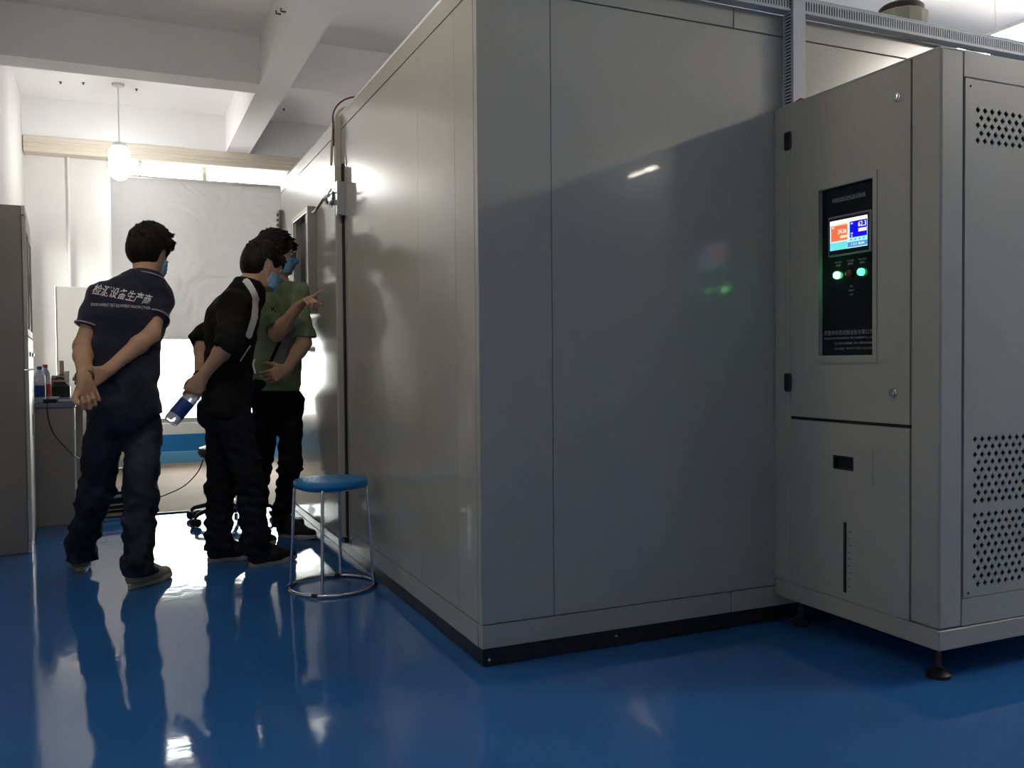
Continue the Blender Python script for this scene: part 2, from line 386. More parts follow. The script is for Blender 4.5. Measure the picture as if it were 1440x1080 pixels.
for q_, lb_ in (((402, 17), 'right one of two tiny dark hooks on the long beam side'), ((395, 20), 'left one of two tiny dark hooks on the long beam side')):
    r_ = RM @ np.array([(q_[0] - 720) / FPX, (q_[1] - 540) / FPX, 1.]); a = CAM + r_ * (1.022 - CAM[0]) / r_[0]
    o = MB().tube([(0, 0, 0), (-.03, 0, 0), (-.03, 0, .02)], .006, 8).build('wall_hook', M['mat_edge'], smooth=True); o.location = (1.0215, a[1], a[2]); tag(o, lb_, 'hook', 'hooks on the long beam')
# roller blind
bl = thing('roller_blind', 'large pale grey roller blind pulled most of the way down the far window', 'blind')
mb = MB(); nx, nz = 40, 30
bx0, bx1, bz0, bz1 = -0.055, 2.62, 1.262, 2.835
vsb = []
for j in range(nz + 1):
    for i in range(nx + 1):
        u = i / nx; v = j / nz
        yy = 9.50 + .006 * math.sin(7 * u + 4 * v) + .004 * math.sin(19 * u - 9 * v) * (1 - v)
        vsb.append((bx0 + (bx1 - bx0) * u, yy, bz0 + (bz1 - bz0) * v))
nvb = len(vsb)
vsb += [(x, y + .0015, z) for x, y, z in vsb]
fsb = [(j * (nx + 1) + i, j * (nx + 1) + i + 1, (j + 1) * (nx + 1) + i + 1, (j + 1) * (nx + 1) + i) for j in range(nz) for i in range(nx)]
mb.add(vsb[:nvb], fsb)
mb.build('blind_fabric', M['blind'], bl, smooth=True)
MB().tube([(bx0, 9.50, bz0 - .004), (bx1, 9.50, bz0 - .004)], .009, 10).build('bottom_bar', M['alu'], bl, smooth=True)
MB().tube([(bx0, 9.53, bz1 + .01), (bx1, 9.53, bz1 + .01)], .022, 12).build('roller', M['alu'], bl, smooth=True)
for xx in (0.2, 2.3): B('bracket', (xx, xx + .03, 9.52, 9.54, bz1, 3.0), M['alu'], bl)
keep_world(bl, (1.28, 9.5, bz0))
pc = MB().tube([(-.425, YB - .018, .3), (-.425, YB - .018, 3.0)], .016, 10).build('conduit_pipe', M['wall'], smooth=True)
tag(pc, 'thin white vertical conduit on the far wall left of the blind', 'pipe')
# vinyl sheet on the floor in front of the far wall
fm = thing('vinyl_sheet', 'beige vinyl sheet on the blue floor before the far wall', 'floor sheet')
B('sheet', (-.79, 1.045, 6.37, 9.54, 0.0005, .006), M['mat'], fm); B('sheet', (1.045, 2.9, 6.45, 9.54, 0.0005, .006), M['mat'], fm)
B('edge_strip', (-.79, 1.045, 6.352, 6.37, 0.0005, .009), M['mat_edge'], fm, .002)
keep_world(fm, (1.0, 7.9, 0))

# ------------------------------------------------------------------ lamps
def batten(name, label, cx, y0, y1, z, mt, wd=.16, ntube=2):
    t = thing(name, label, 'ceiling lamp', (cx, (y0 + y1) / 2, z), 0)
    L = (y1 - y0) / 2
    mb = MB(); mb.add([(-wd / 2, -L, 0), (wd / 2, -L, 0), (.035, -L, .07), (-.035, -L, .07), (-wd / 2, L, 0), (wd / 2, L, 0), (.035, L, .07), (-.035, L, .07)], [(0, 1, 2, 3), (7, 6, 5, 4), (3, 2, 6, 7), (1, 5, 6, 2), (0, 3, 7, 4), (0, 4, 5, 1)])
    mb.build('housing', M['white_paint'], t)
    for sx in ((-1, 1) if ntube == 2 else (0,)): MB().tube([(sx * wd * .49, -L + .02, -.014), (sx * wd * .49, L - .02, -.014)], .015, 12).build('tube', mt, t, smooth=True)
    for sy in (-1, 1):
        MB().tube([(0, sy * L * .7, .07), (0, sy * L * .7, ZC - z)], .004, 6).build('rod', M['white_paint'], t)
        B('end_cap', (-wd / 2, wd / 2, sy * L - .01, sy * L + .01, -.03, .0), M['white_paint'], t)
    return t
batten('batten_lamp', 'bright hanging tube lamp at the top right above the chamber roof', 5.62, 3.15, 4.55, 3.20, M['tube'], .26)
batten('batten_lamp', 'short tube lamp mirrored as a bright spark in the chamber front', 5.58, -3.80, -3.12, 3.20, M['rear_tube'], .1, 1)
batten('batten_lamp', 'long tube lamp right of the control cabinet, out of the frame', 5.56, 0.0, 1.2, 3.20, M['right_tube'], .2)
pz = float(at(168, 222, 8.76)[2]); px_ = float(at(168, 222, 8.76)[0])
def pendant(label, x, y, mt):
    pt = thing('pendant_lamp', label, 'pendant lamp', (x, y, pz - .17))
    MB().lathe([(0.0, ZC - pz + .17 - .001), (.055, ZC - pz + .17 - .001), (.05, ZC - pz + .15), (.012, ZC - pz + .135)], n=20).build('canopy', M['white_paint'], pt, smooth=True)
    MB().tube([(0, 0, .30), (0, 0, ZC - pz + .16)], .006, 8).build('rod', M['alu'], pt)
    MB().lathe([(.025, .31), (.055, .30), (.06, .27), (.03, .265)], n=16).build('lamp_cap', M['white_paint'], pt, smooth=True)
    MB().lathe([(.02, -.03), (.055, -.015), (.085, .03), (.09, .07), (.09, .19), (.085, .235), (.05, .27)], n=8).build('lamp_glass', mt, pt)
pendant('glowing white pendant lamp on a thin rod in front of the blind', px_, 8.76, M['bulb'])
pendant('pendant lamp above the near floor, overhead outside the frame', px_, 2.9, M['bulb_near'])

# ------------------------------------------------------------------ walk-in chamber
CX, CY, CX1, CY1 = 1.0616, 2.6645, 4.70, 6.42
ch = thing('walk_in_chamber', 'huge off-white panelled walk-in test chamber filling the middle of the room', 'test chamber', (0, 0, 0))
def panel(name, dims, m=M['panel'], bev=.0015): return B(name, dims, m, ch, bev)
g = .0018; d = .004
B('core', (CX + d, CX1 - d, CY + d, CY1 - d, .062, 2.285), M['core'], ch)
B('base_frame', (CX + .008, CX1, CY + .008, CY1, 0.001, .062), M['base_black'], ch, .003)
xs = [CX, 1.3262, 2.30, 3.26, 4.22, CX1]
for a, b in zip(xs[:-1], xs[1:]): panel('front_panel', (a + (0 if a == CX else g * .6), b - g * .6, CY, CY + .03, .1395 + g, 2.211 - g))
for a, b in ((CX, 2.058), (2.058, 3.2), (3.2, CX1)):
    panel('bottom_trim', (a + (0 if a == CX else g), b - g, CY - .0015, CY + .03, .062, .1395 - g)); 
for a, b in ((CX, 2.075), (2.075, 3.2), (3.2, CX1)): panel('top_trim', (a + (0 if a == CX else g), b - g, CY - .0015, CY + .03, 2.211 + g, 2.29))
D0, D1, DZ0, DZ1 = 4.515, 5.93, .10, 2.007
ys = [CY, 2.873, 3.285, 4.44]
for a, b in zip(ys[:-1], ys[1:]): panel('side_panel', (CX, CX + .0035, a + (.0305 if a == CY else g * .5), b - g * .5, .1395 + g, 2.20 - g), bev=.0005)
panel('side_panel', (CX, CX + .0035, D1 + .03, CY1, .1395 + g, 2.20 - g), bev=.0005)
panel('side_panel', (CX, CX + .0035, 4.44, D1 + .03, DZ1 + .015, 2.20 - g), bev=.0005)
for a, b in ((CY, 3.0), (3.0, 4.44), (5.96, CY1)): panel('bottom_trim', (CX - .0015, CX + .003, a + (.0305 if a == CY else g), b - g, .062, .1395 - g), bev=.0005)
for a, b in ((CY, 3.61), (3.61, 4.72), (4.72, CY1)): panel('top_trim', (CX - .0015, CX + .003, a + (.0305 if a == CY else g), b - g, 2.20 + g, 2.275), bev=.0005)
panel('corner_strip', (CX - .0006, CX + .001, CY + .0305, CY + .0312, .062, 2.29), bev=0)
B('roof_panel', (CX + .002, CX1, CY + .03, CY1, 2.275, 2.29), M['wall'], ch)  # roof surface made white to bounce lamp light onto the ceiling
for i in range(2): MB().lathe([(.005, 0), (.005, .004), (.002, .006)], n=8, M4=Matrix.Translation((1.09 + i * .48, CY + .008, .022 + i * .015)) @ Matrix.Rotation(PI / 2, 4, 'X')).build('bolt_head', M['steel'], ch)
# door on the side facing the men
door = B('door', (CX - .045, CX + .004, D0, D1, DZ0, DZ1), M['panel'], ch, .004)
tag(door, 'heavy insulated chamber door with small viewing window')
B('door_seal', (CX - .012, CX + .003, D0 - .032, D0 - .001, DZ0 + .01, DZ1 + .005), M['seal'], door)
B('door_jamb', (CX - .004, CX + .003, D0 - .072, D0 - .033, DZ0, DZ1 + .03), M['panel'], door)
B('bottom_seal', (CX - .02, CX + .003, D0, D1, DZ0 - .03, DZ0), M['seal'], door)
XF = CX - .045
wy0, wy1, wz0, wz1 = 4.985, 5.46, 1.275, 1.875
mb = MB()
for r in ((wy0, wy1, wz0, wz0 + .03), (wy0, wy1, wz1 - .03, wz1), (wy0, wy0 + .03, wz0 + .03, wz1 - .03), (wy1 - .03, wy1, wz0 + .03, wz1 - .03)):
    mb.box(XF - .05, XF, r[0], r[1], r[2], r[3], bev=.002)
mb.build('window_frame', M['steel'], door)
B('window_glass', (XF - .012, XF - .004, wy0 + .03, wy1 - .03, wz0 + .03, wz1 - .03), M['cab_glass'], door)
B('window_liner', (XF - .04, XF - .012, wy1 - .06, wy1 - .03, wz0 + .03, wz1 - .03), M['steel'], door)
# latch
zl = 1.845
mb = MB().box(XF - .012, XF, D0 + .02, D0 + .11, zl - .035, zl + .035, bev=.003).box(CX - .05, CX - .0, D0 - .066, D0 - .034, zl - .10, zl + .07, bev=.003)
mb.tube([(XF - .02, D0 + .09, zl - .02), (XF - .045, D0 + .02, zl + .0), (XF - .04, D0 - .05, zl + .0)], .009, 8)
mb.tube([(XF - .02, D0 + .06, zl + .028), (XF - .03, D0 - .05, zl + .028)], .006, 8)
mb.tube([(XF - .02, D0 + .06, zl - .03), (XF - .03, D0 - .05, zl - .03)], .006, 8)
mb.tube([(XF - .045, D0 + .03, zl), (XF - .07, D0 + .13, zl - .05), (XF - .075, D0 + .20, zl - .055)], .008, 8)
mb.build('latch', M['chrome'], door, smooth=True)
mb = MB().lathe([(.02, 0), (.02, .012), (.012, .016), (.012, .05), (.026, .055), (.028, .075), (.018, .085)], n=16, M4=Matrix.Translation((XF, 5.50, 1.085)) @ Matrix.Rotation(-PI / 2, 4, 'Y'))
mb.tube([(XF - .065, 5.44, 1.085), (XF - .065, 5.58, 1.095)], .009, 8)
mb.build('door_handle', M['chrome'], door, smooth=True)
for zz in (.45, 1.65): B('hinge', (XF - .02, XF + .02, D1 - .04, D1 + .03, zz - .08, zz + .08), M['steel'], door, .004)
# heater cable trunk above the door
B('cable_trunk', (CX - .028, CX, 4.56, 4.60, DZ1, 2.272), M['panel'], ch, .002)
rb = MB()
for k in range(5): rb.box(CX - .035, CX + .005, CY1 - .02, CY1 + .012, 1.89 + k * .037, 1.91 + k * .037, bev=.002)
rb.box(CX - .02, CX + .0, CY1 - .03, CY1 + .03, 1.87, 2.08, bev=.002)
rb.build('slotted_bracket', M['motor_grey'], ch)
keep_world(ch, ((CX + CX1) / 2, (CY + CY1) / 2, 0))
cb = MB().tube([at(480, 205, 4.55) + np.array([-.04, 0, 0]), (CX - .04, 4.55, 2.12), (CX - .035, 4.58, 2.2), (CX - .02, 4.62, 2.31), (CX + .03, 4.55, 2.36), (CX + .12, 4.35, 2.33), (CX + .3, 4.2, 2.297)], .0042, 8, smooth_sub=6)
cb.build('x', M['dark_red_wire'], smooth=True).name = 'door_cable'
tag(bpy.data.objects['door_cable'], 'dark red cable looping over the chamber edge above the door', 'cable')
cb2 = MB().tube([(CX - .037, 4.63, 2.03), (CX - .034, 4.62, 2.12), (CX - .03, 4.60, 2.2), (CX - .01, 4.61, 2.285), (CX + .04, 4.6, 2.33), (CX + .14, 4.5, 2.3)], .007, 8, smooth_sub=6)
tag(cb2.build('cord', M['cream_wire'], smooth=True), 'cream cord hanging down the chamber side above the door', 'cord')

# ------------------------------------------------------------------ slotted wiring duct
def comb_wall(mb, p, along, up, nrm, length, height, pitch, slot, th=.002):
    """a wall with vertical slots: two rails and the fingers between them"""
    p = Vector(p); a = Vector(along); u = Vector(up); n = Vector(nrm)
    def bar(a0, a1, u0, u1):
        c = [p + a * x + u * y + n * z for z in (0, th) for y in (u0, u1) for x in (a0, a1)]
        mb.add([tuple(q) for q in c], [(0, 1, 3, 2), (4, 6, 7, 5), (0, 4, 5, 1), (2, 3, 7, 6), (0, 2, 6, 4), (1, 5, 7, 3)])
    bar(0, length, 0, height * .14); bar(0, length, height * .86, height)
    k = 0
    while k * pitch < length:
        bar(k * pitch, min(length, k * pitch + pitch - slot), height * .14, height * .86); k += 1
du = thing('wiring_duct', 'grey slotted plastic wiring duct along the top edge of the chamber', 'cable duct')
yd = CY - .0015
DW = .045
for a, b in ((1.15, 2.300), (2.365, 4.65)):
    mb = MB(); comb_wall(mb, (a, yd - DW, 2.296), (1, 0, 0), (0, 0, 1), (0, 1, 0), b - a, .049, .0125, .006)
    mb.build('slotted_side', M['duct'], du)
    B('lid', (a, b, yd - DW - .002, yd, 2.345, 2.351), M['duct'], du, .001)
    B('floor_strip', (a, b, yd - DW, yd, 2.292, 2.296), M['duct'], du)
    B('wire_shade_fill', (a + .002, b - .002, yd - DW * .7, yd - .004, 2.298, 2.338), M['seal'], du); B('back_strip', (a, b, yd - .003, yd, 2.296, 2.345), M['duct'], du)  # black block stands for wires and for the shade behind the slots
keep_world(du, (2.9, yd - DW / 2, 2.292))
dv = thing('wiring_duct', 'grey slotted wiring duct standing upright on the control cabinet', 'cable duct')
x0, x1 = 2.3035, 2.3615
mb = MB(); comb_wall(mb, (x0, yd - .05, 1.936), (0, 0, 1), (0, 1, 0), (1, 0, 0), .50, .05, .0125, .006)
mb.build('slotted_side', M['duct'], dv)
B('lid', (x0 - .001, x1, yd - .056, yd - .05, 1.936, 2.436), M['duct'], dv, .001)
B('wire_shade_fill', (x0 + .012, x1 - .004, yd - .046, yd - .005, 1.94, 2.43), M['seal'], dv); B('back_strip', (x0 + .003, x1, yd - .004, yd, 1.936, 2.436), M['duct'], dv)  # same black block, darkening the upright duct's slots like shade
B('side_strip', (x1 - .003, x1, yd - .05, yd - .004, 1.936, 2.436), M['duct'], dv)
keep_world(dv, ((x0 + x1) / 2, yd - .03, 1.936))
rw = MB()
for k in range(4):
    rw.tube([(2.285 + .01 * k, yd - .035 - .01 * k, 1.939 + .004 * k), (2.31, yd - .07 - .006 * k, 1.946 + .004 * k), (2.35 + .01 * k, yd - .08, 1.953), (2.385, yd - .05 - .01 * k, 1.940 + .003 * k)], .003, 6, smooth_sub=4)
tag(rw.build('wire_bundle', M['red_wire'], smooth=True), 'small bundle of red wires on top of the control cabinet', 'wires')
# motor on the roof
mo = thing('roof_motor', 'round dark-capped fan motor on the chamber roof behind the duct', 'motor', (3.60, 3.3, 2.2905)); mo.scale = (1, 1, 1.11)
MB().lathe([(.13, 0), (.13, .015), (.08, .02), (.08, .20)], n=28).build('mount', M['motor_dark'], mo, smooth=True)
MB().lathe([(.09, .20), (.118, .205), (.118, .235), (.112, .24)], n=28).build('flange', M['motor_dark'], mo, smooth=True)
MB().lathe([(.112, .24), (.125, .25), (.125, .375), (.112, .385)], n=12).build('motor_body', M['motor_grey'], mo)
MB().lathe([(.104, .385), (.108, .388), (.107, .408), (.095, .418), (0, .42)], n=28).build('cap', M['motor_dark'], mo, smooth=True)
mo2 = thing('roof_fitting', 'small brown fitting on the chamber roof beside the upright duct', 'fitting', (2.72, 3.2, 2.2905))
MB().lathe([(.03, 0), (.03, .09), (.045, .095), (.045, .16), (.02, .17)], n=12).build('fitting_body', M['card'], mo2, smooth=True)
MB().tube([(0, 0, .165), (0, 0, .2)], .012, 8).build('nipple', M['steel'], mo2)

# ------------------------------------------------------------------ control cabinet
KX, KY0, KY1, KZ0, KZ1, KX1 = 2.2606, 1.9225, 2.662, .106, 1.930, 3.45
cc = thing('control_cabinet', 'tall beige-grey control cabinet with touch screen at the right edge', 'control cabinet')
def KB(name, dims, m=M['cab'], parent=cc, bev=.002): return B(name, dims, m, parent, bev)
KB('body', (KX + .0255, KX1, KY0 + .03, KY1, KZ0 + .004, KZ1 - .002))
KB('plinth', (KX - .0, KX1, KY0, KY1, KZ0, .168), bev=.003)
KB('hinge_post', (KX, KX + .03, 2.5765, KY1, .171, KZ1))
KB('corner_post', (KX, 2.357, KY0, 2.033, .171, KZ1), bev=.006)
KB('top_cap', (KX, KX1, KY0 + .001, KY1, KZ1 - .004, KZ1 + .003), bev=.001)
# upper door with an opening for the control panel
py0, py1, pz0, pz1 = 2.183, 2.428, 1.011, 1.590
mb = MB()
for r in ((2.036, py0, .790, 1.925), (py1, 2.5735, .790, 1.925), (py0, py1, .790, pz0), (py0, py1, pz1, 1.925)): mb.box(KX, KX + .025, r[0], r[1], r[2], r[3])
ud = mb.build('upper_door', M['cab'], cc)
mb = MB()
for r in ((2.166, py0, .985, 1.612), (py1, 2.452, .985, 1.612), (py0, py1, .985, pz0), (py0, py1, pz1, 1.612)): mb.box(KX - .004, KX + .0002, r[0], r[1], r[2], r[3])
mb.build('panel_surround', M['cab'], ud)
for yy, zz in ((2.087, 1.823), (2.098, .889)):
    MB().lathe([(.014, 0), (.014, .004), (.011, .005), (.011, .011), (.004, .0125)], n=20, M4=Matrix.Translation((KX, yy, zz)) @ Matrix.Rotation(-PI / 2, 4, 'Y')).build('lock', M['chrome'], ud, smooth=True)
for zz in (1.800, .914): KB('hinge_cover', (KX - .012, KX + .002, 2.567, 2.602, zz - .034, zz + .034), M['black_plastic'], ud, .006)
KB('door_gap', (KX + .002, KX + .02, 2.036, 2.5735, .7795, .7895), M['dark'], ud, 0)
# control panel
cp = KB('control_panel', (KX + .014, KX + .02, py0, py1, pz0, pz1), M['panel_black'], bev=0)
UX, UY = (0, -1, 0), (0, 0, 1)
xp = KX + .0135
def ptext(s, y, z, size, width=None): put_text('lettering', s, size, (xp, y, z), UX, UY, M['print_grey'], cp, width)
ptext('可程式恒温恒湿试验机', 2.306, 1.545, .017, .15)
ptext('东莞市环境试验设备有限公司', 2.307, 1.088, .018, .222)
ptext('DONGGUAN ENVIRONMENTAL TEST EQUIPMENT CO., LTD', 2.307, 1.070, .010, .222)
ptext('TEL: 0769-8180000  FAX: 0769-8180001', 2.283, 1.052, .011, .175)
ptext('400-0000  WWW.TEST.COM.CN', 2.283, 1.034, .011, .175)
for s, y in (('POWER', 2.352), ('BUZZER', 2.296), ('RUN', 2.243)): ptext(s, y, 1.332, .008, .032)
for s, y in (('电源', 2.352), ('蜂鸣', 2.296), ('运行', 2.243)): ptext(s, y, 1.321, .009, .022)
for k, (s, wd) in enumerate((('ON', .012), ('EMO', .022), ('OFF', .018))): ptext(s, 2.292, 1.245 - k * .014, .008, wd)
M['green_lamp'] = emit('lit_green_lamp', (0.10, 1.0, 0.32), 9.0)
M['green_lamp2'] = emit('lit_green_lamp_dim', (0.05, 1.0, 0.22), 4.0)
M['red_lamp'] = mat('unlit_red_lamp', (0.10, 0.01, 0.01), 0.3)
for y, z, m_, nm in ((2.3535, 1.288, 'green_lamp', 'green_lamp'), (2.2445, 1.289, 'green_lamp2', 'green_lamp'), (2.2975, 1.289, 'red_lamp', 'red_lamp')):
    R4 = Matrix.Translation((xp, y, z)) @ Matrix.Rotation(-PI / 2, 4, 'Y')
    o = MB().lathe([(.0125, 0), (.0125, .006), (.0115, .011), (.006, .0135), (0, .014)], n=20, M4=R4).build(nm, M[m_], cp, smooth=True)
# touch screen
ts = KB('touch_screen', (KX - .003, KX + .014, 2.192, 2.385, 1.352, 1.489), M['bezel'], bev=.003)
xs_ = KX - .0035
KB('screen_border', (xs_, KX - .002, 2.199, 2.379, 1.358, 1.482), M['bezel_dark'], ts, 0)
sy0, sy1, sz0, sz1 = 2.2045, 2.3725, 1.372, 1.473
E_ = {}
def scr(name, u0, u1, v0, v1, col, s=1.0, lift=.0004):
    """u from the left edge of the lit screen to the right, v from bottom to top"""
    y_a = sy1 + (sy0 - sy1) * u0; y_b = sy1 + (sy0 - sy1) * u1
    key = (col, s)
    if key not in E_: E_[key] = emit('screen_colour', col, s)
    return KB(name, (xs_ - lift, xs_ - lift + .0003, y_b, y_a, sz0 + (sz1 - sz0) * v0, sz0 + (sz1 - sz0) * v1), E_[key], ts, 0)
scr('display', 0, 1, 0, 1, (0.45, 0.75, 0.85), 1.0)
scr('title_bar', 0, 1, .88, 1, (.95, .85, .85), 1.1, .0007)
scr('temperature_field', .03, .48, .30, .82, (.95, .13, .05), 1.0, .0007)
scr('temperature_heading', .03, .48, .82, .88, (.95, .55, .40), 1.0, .0007)
scr('humidity_field', .54, .99, .34, .88, (.0, .0, .75), 1.0, .0007)
scr('setpoint_bar', .28, .48, .38, .47, (.95, .65, .35), 1.0, .001)
scr('setpoint_bar', .77, .98, .50, .61, (.85, .65, 1.0), 1.0, .001)
scr('status_bar', 0, .47, .0, .26, (.12, .62, .62), 1.0, .0007)
scr('status_bar', .48, 1, .03, .20, (.06, .25, .55), 1.0, .0007)
scr('button_row', .52, 1, .22, .32, (.25, .75, .85), 1.0, .0007)
for k in range(4): scr('icon', .56 + k * .11, .60 + k * .11, .24, .30, (.1, .35, .5), .8, .001)
tw = emit('screen_white', (1, .92, .95), 1.1)
def stext(s, u, v, size, wd): put_text('digits', s, size, (xs_ - .0011, sy1 + (sy0 - sy1) * u, sz0 + (sz1 - sz0) * v), UX, UY, tw, ts, wd, .0001)
stext('24.26', .34, .60, .020, .038); stext('62.3', .87, .74, .024, .034); stext('PV', .60, .80, .009, .009); stext('PV', .09, .76, .009, .009); stext('SV', .60, .47, .009, .009); stext('%', .60, .38, .008, .006); stext('1 2 3  RUN', .75, .115, .010, .055); stext('TEMP', .13, .855, .007, .022)
# lower door with pull and level gauge
mb = MB(); hy0, hy1, hz0, hz1 = 2.268, 2.356, .622, .664
for r in ((2.036, hy0, .171, .7785), (hy1, 2.5735, .171, .7785), (hy0, hy1, .171, hz0), (hy0, hy1, hz1, .7785)): mb.box(KX, KX + .025, r[0], r[1], r[2], r[3])
ld = mb.build('lower_door', M['cab'], cc)
mb = MB()
for r in ((2.182, hy0, .583, .697), (hy1, 2.421, .583, .697), (hy0, hy1, .583, hz0), (hy0, hy1, hz1, .697)): mb.box(KX - .003, KX + .0005, r[0], r[1], r[2], r[3])
mb.build('pull_plate', M['cab'], ld)
mb = MB(); mb.box(KX + .012, KX + .02, hy0, hy1, hz0, hz1); mb.box(KX - .004, KX + .012, hy0 - .004, hy1 + .004, hz1 - .003, hz1 + .004, bev=.002).box(KX - .004, KX + .012, hy0 - .004, hy1 + .004, hz0 - .004, hz0 + .003, bev=.002)
mb.box(KX - .004, KX + .012, hy0 - .004, hy0 + .003, hz0, hz1, bev=.002).box(KX - .004, KX + .012, hy1 - .003, hy1 + .004, hz0, hz1, bev=.002)
mb.build('recessed_pull', M['black_plastic'], ld)
KB('level_gauge', (KX - .003, KX + .002, 2.298, 2.3125, .198, .440), M['black_plastic'], ld, .003)
for k in range(9): MB().box(KX - .0006, KX + .0002, 2.279 - (.004 if k % 2 == 0 else 0), 2.291, .222 + k * .0235, .2235 + k * .0235).build('gauge_mark', M['dark'], ld)
# perforated side panel (diamond holes are real openings over a dark cavity)
def perf(mb, x0, z_top, cols, rows, px, pz, dw, dh, yf, th=.0015):
    vs = []; fs = []
    def cell(cx, cz):
        b = len(vs)
        o = [(cx - px / 2, cz - pz / 2), (cx, cz - pz / 2), (cx + px / 2, cz - pz / 2), (cx + px / 2, cz), (cx + px / 2, cz + pz / 2), (cx, cz + pz / 2), (cx - px / 2, cz + pz / 2), (cx - px / 2, cz)]
        i_ = [(cx, cz - dh / 2), (cx + dw / 2, cz), (cx, cz + dh / 2), (cx - dw / 2, cz)]
        for x, z in o: vs.append((x, yf, z))
        for x, z in i_: vs.append((x, yf, z))
        for x, z in i_: vs.append((x, yf + .004, z))
        S, E, N, W_ = b + 8, b + 9, b + 10, b + 11
        fs.extend([(b, b + 1, S), (b + 1, b + 2, S), (b + 2, b + 3, E), (b + 2, E, S), (b + 3, b + 4, E), (b + 4, b + 5, N), (b + 4, N, E), (b + 5, b + 6, N), (b + 6, b + 7, W_), (b + 6, W_, N), (b + 7, b, W_), (b, S, W_)])
        for k in range(4): fs.append((S + k, S + (k + 1) % 4, S + 4 + (k + 1) % 4, S + 4 + k))
    for r in range(rows):
        cz = z_top - (r + .5) * pz
        for c in range(cols): cell(x0 + (c + .5) * px + (px / 2 if r % 2 else 0), cz)
        # half-cell fillers
        xa = x0 if r % 2 else x0 + cols * px
        b = len(vs); vs.extend([(xa, yf, cz - pz / 2), (xa + px / 2, yf, cz - pz / 2), (xa + px / 2, yf, cz + pz / 2), (xa, yf, cz + pz / 2)]); fs.append((b, b + 1, b + 2, b + 3))
    mb.add(vs, fs)
    return x0, x0 + cols * px + px / 2, z_top - rows * pz, z_top
pcol, px, pz_ = 24, .0313, .0232
SX0, SX1, SZ0, SZ1 = 2.362, 3.40, .259, 1.849
mb = MB(); YFc = KY0 - .001
blocks = [perf(mb, 2.4005, 1.769, pcol, 5, px, pz_, .0215, .0205, YFc), perf(mb, 2.395, .759, pcol, 9, px, .0238, .0205, .0205, YFc), perf(mb, 2.395, .523, pcol, 10, px, .0238, .0205, .0205, YFc)]
zz = SZ1
for (bx0_, bx1_, bz0_, bz1_) in blocks:
    mb.add([(SX0, YFc, bz1_), (SX1, YFc, bz1_), (SX1, YFc, zz), (SX0, YFc, zz)], [(0, 1, 2, 3)])
    mb.add([(SX0, YFc, bz0_), (bx0_, YFc, bz0_), (bx0_, YFc, bz1_), (SX0, YFc, bz1_)], [(0, 1, 2, 3)])
    mb.add([(bx1_, YFc, bz0_), (SX1, YFc, bz0_), (SX1, YFc, bz1_), (bx1_, YFc, bz1_)], [(0, 1, 2, 3)])
    zz = bz0_
mb.add([(SX0, YFc, SZ0), (SX1, YFc, SZ0), (SX1, YFc, zz), (SX0, YFc, zz)], [(0, 1, 2, 3)])
for a, b in (((SX0, SZ0), (SX0, SZ1)), ((SX0, SZ1), (SX1, SZ1)), ((SX1, SZ1), (SX1, SZ0)), ((SX1, SZ0), (SX0, SZ0))):
    mb.add([(a[0], YFc, a[1]), (b[0], YFc, b[1]), (b[0], YFc + .012, b[1]), (a[0], YFc + .012, a[1])], [(0, 1, 2, 3)])
vp = mb.build('vent_panel', M['cab'], cc)
KB('vent_cavity', (SX0 + .01, SX1 - .01, KY0 + .025, KY0 + .0295, SZ0 + .02, SZ1 - .02), M['dark'], bev=0)
KB('side_rail', (2.357, KX1, KY0, KY0 + .03, SZ1 + .003, KZ1), bev=.002)
KB('side_rail', (2.357, KX1, KY0, KY0 + .03, .171, SZ0 - .003), bev=.002)
KB('side_stile', (SX1 + .003, KX1, KY0, KY0 + .03, SZ0, SZ1), bev=.002)
for x_, z_ in ((2.383, 1.826), (2.383, .272)): MB().lathe([(.004, 0), (.003, .002)], n=8, M4=Matrix.Translation((x_, YFc, z_)) @ Matrix.Rotation(PI / 2, 4, 'X')).build('screw', M['dark'], cc)
for x_, y_ in ((2.33, 1.985), (2.33, 2.60), (3.36, 1.985), (3.36, 2.60)):
    MB().lathe([(.038, .001), (.040, .012), (.022, .026), (.012, .030), (.009, .034), (.009, .106)], (x_, y_, 0), n=20).build('levelling_foot', M['black_plastic'] if x_ < 3 else M['black_plastic'], cc, smooth=True)
keep_world(cc, (2.85, 2.29, 0))

# ------------------------------------------------------------------ blue stool
sx, sy = 0.848, 3.925
st = thing('round_stool', 'round stool with blue plastic seat and chrome wire legs by the chamber', 'stool', (sx, sy, 0))
# seat with small round dimples
prof = [(0, .462), (.10, .463), (.146, .464), (.158, .461), (.163, .452), (.163, .436), (.159, .431), (.145, .433), (0, .438)]; prof = [(a_, b_ + .022) for a_, b_ in prof]
MB().lathe(prof, n=48).build('seat', M['stool_blue'], st, smooth=True)
dm = MB()
for rr, nn in ((.03, 6), (.065, 10), (.105, 14)):
    for k in range(nn):
        a = 2 * PI * k / nn; dm.lathe([(.006, .4856), (.004, .4866), (0, .4868)], (rr * math.cos(a), rr * math.sin(a), 0), n=8)
o = dm.build('seat_studs', M['stool_blue'], st, smooth=True); o['kind'] = 'stuff'
ang0 = math.radians(-115)
for k in range(4):
    a = ang0 + k * PI / 2; c_, s_ = math.cos(a), math.sin(a)
    MB().tube([(.10 * c_, .10 * s_, .450), (.150 * c_, .150 * s_, .452), (.163 * c_, .163 * s_, .440), (.166 * c_, .166 * s_, .40), (.186 * c_, .186 * s_, .012)], .0075, 10, smooth_sub=4).build('leg', M['chrome'], st, smooth=True)
ring = [(.189 * math.cos(2 * PI * k / 40), .189 * math.sin(2 * PI * k / 40), .0085) for k in range(40)]
MB().tube(ring, .0078, 10, closed=True).build('floor_ring', M['chrome'], st, smooth=True)
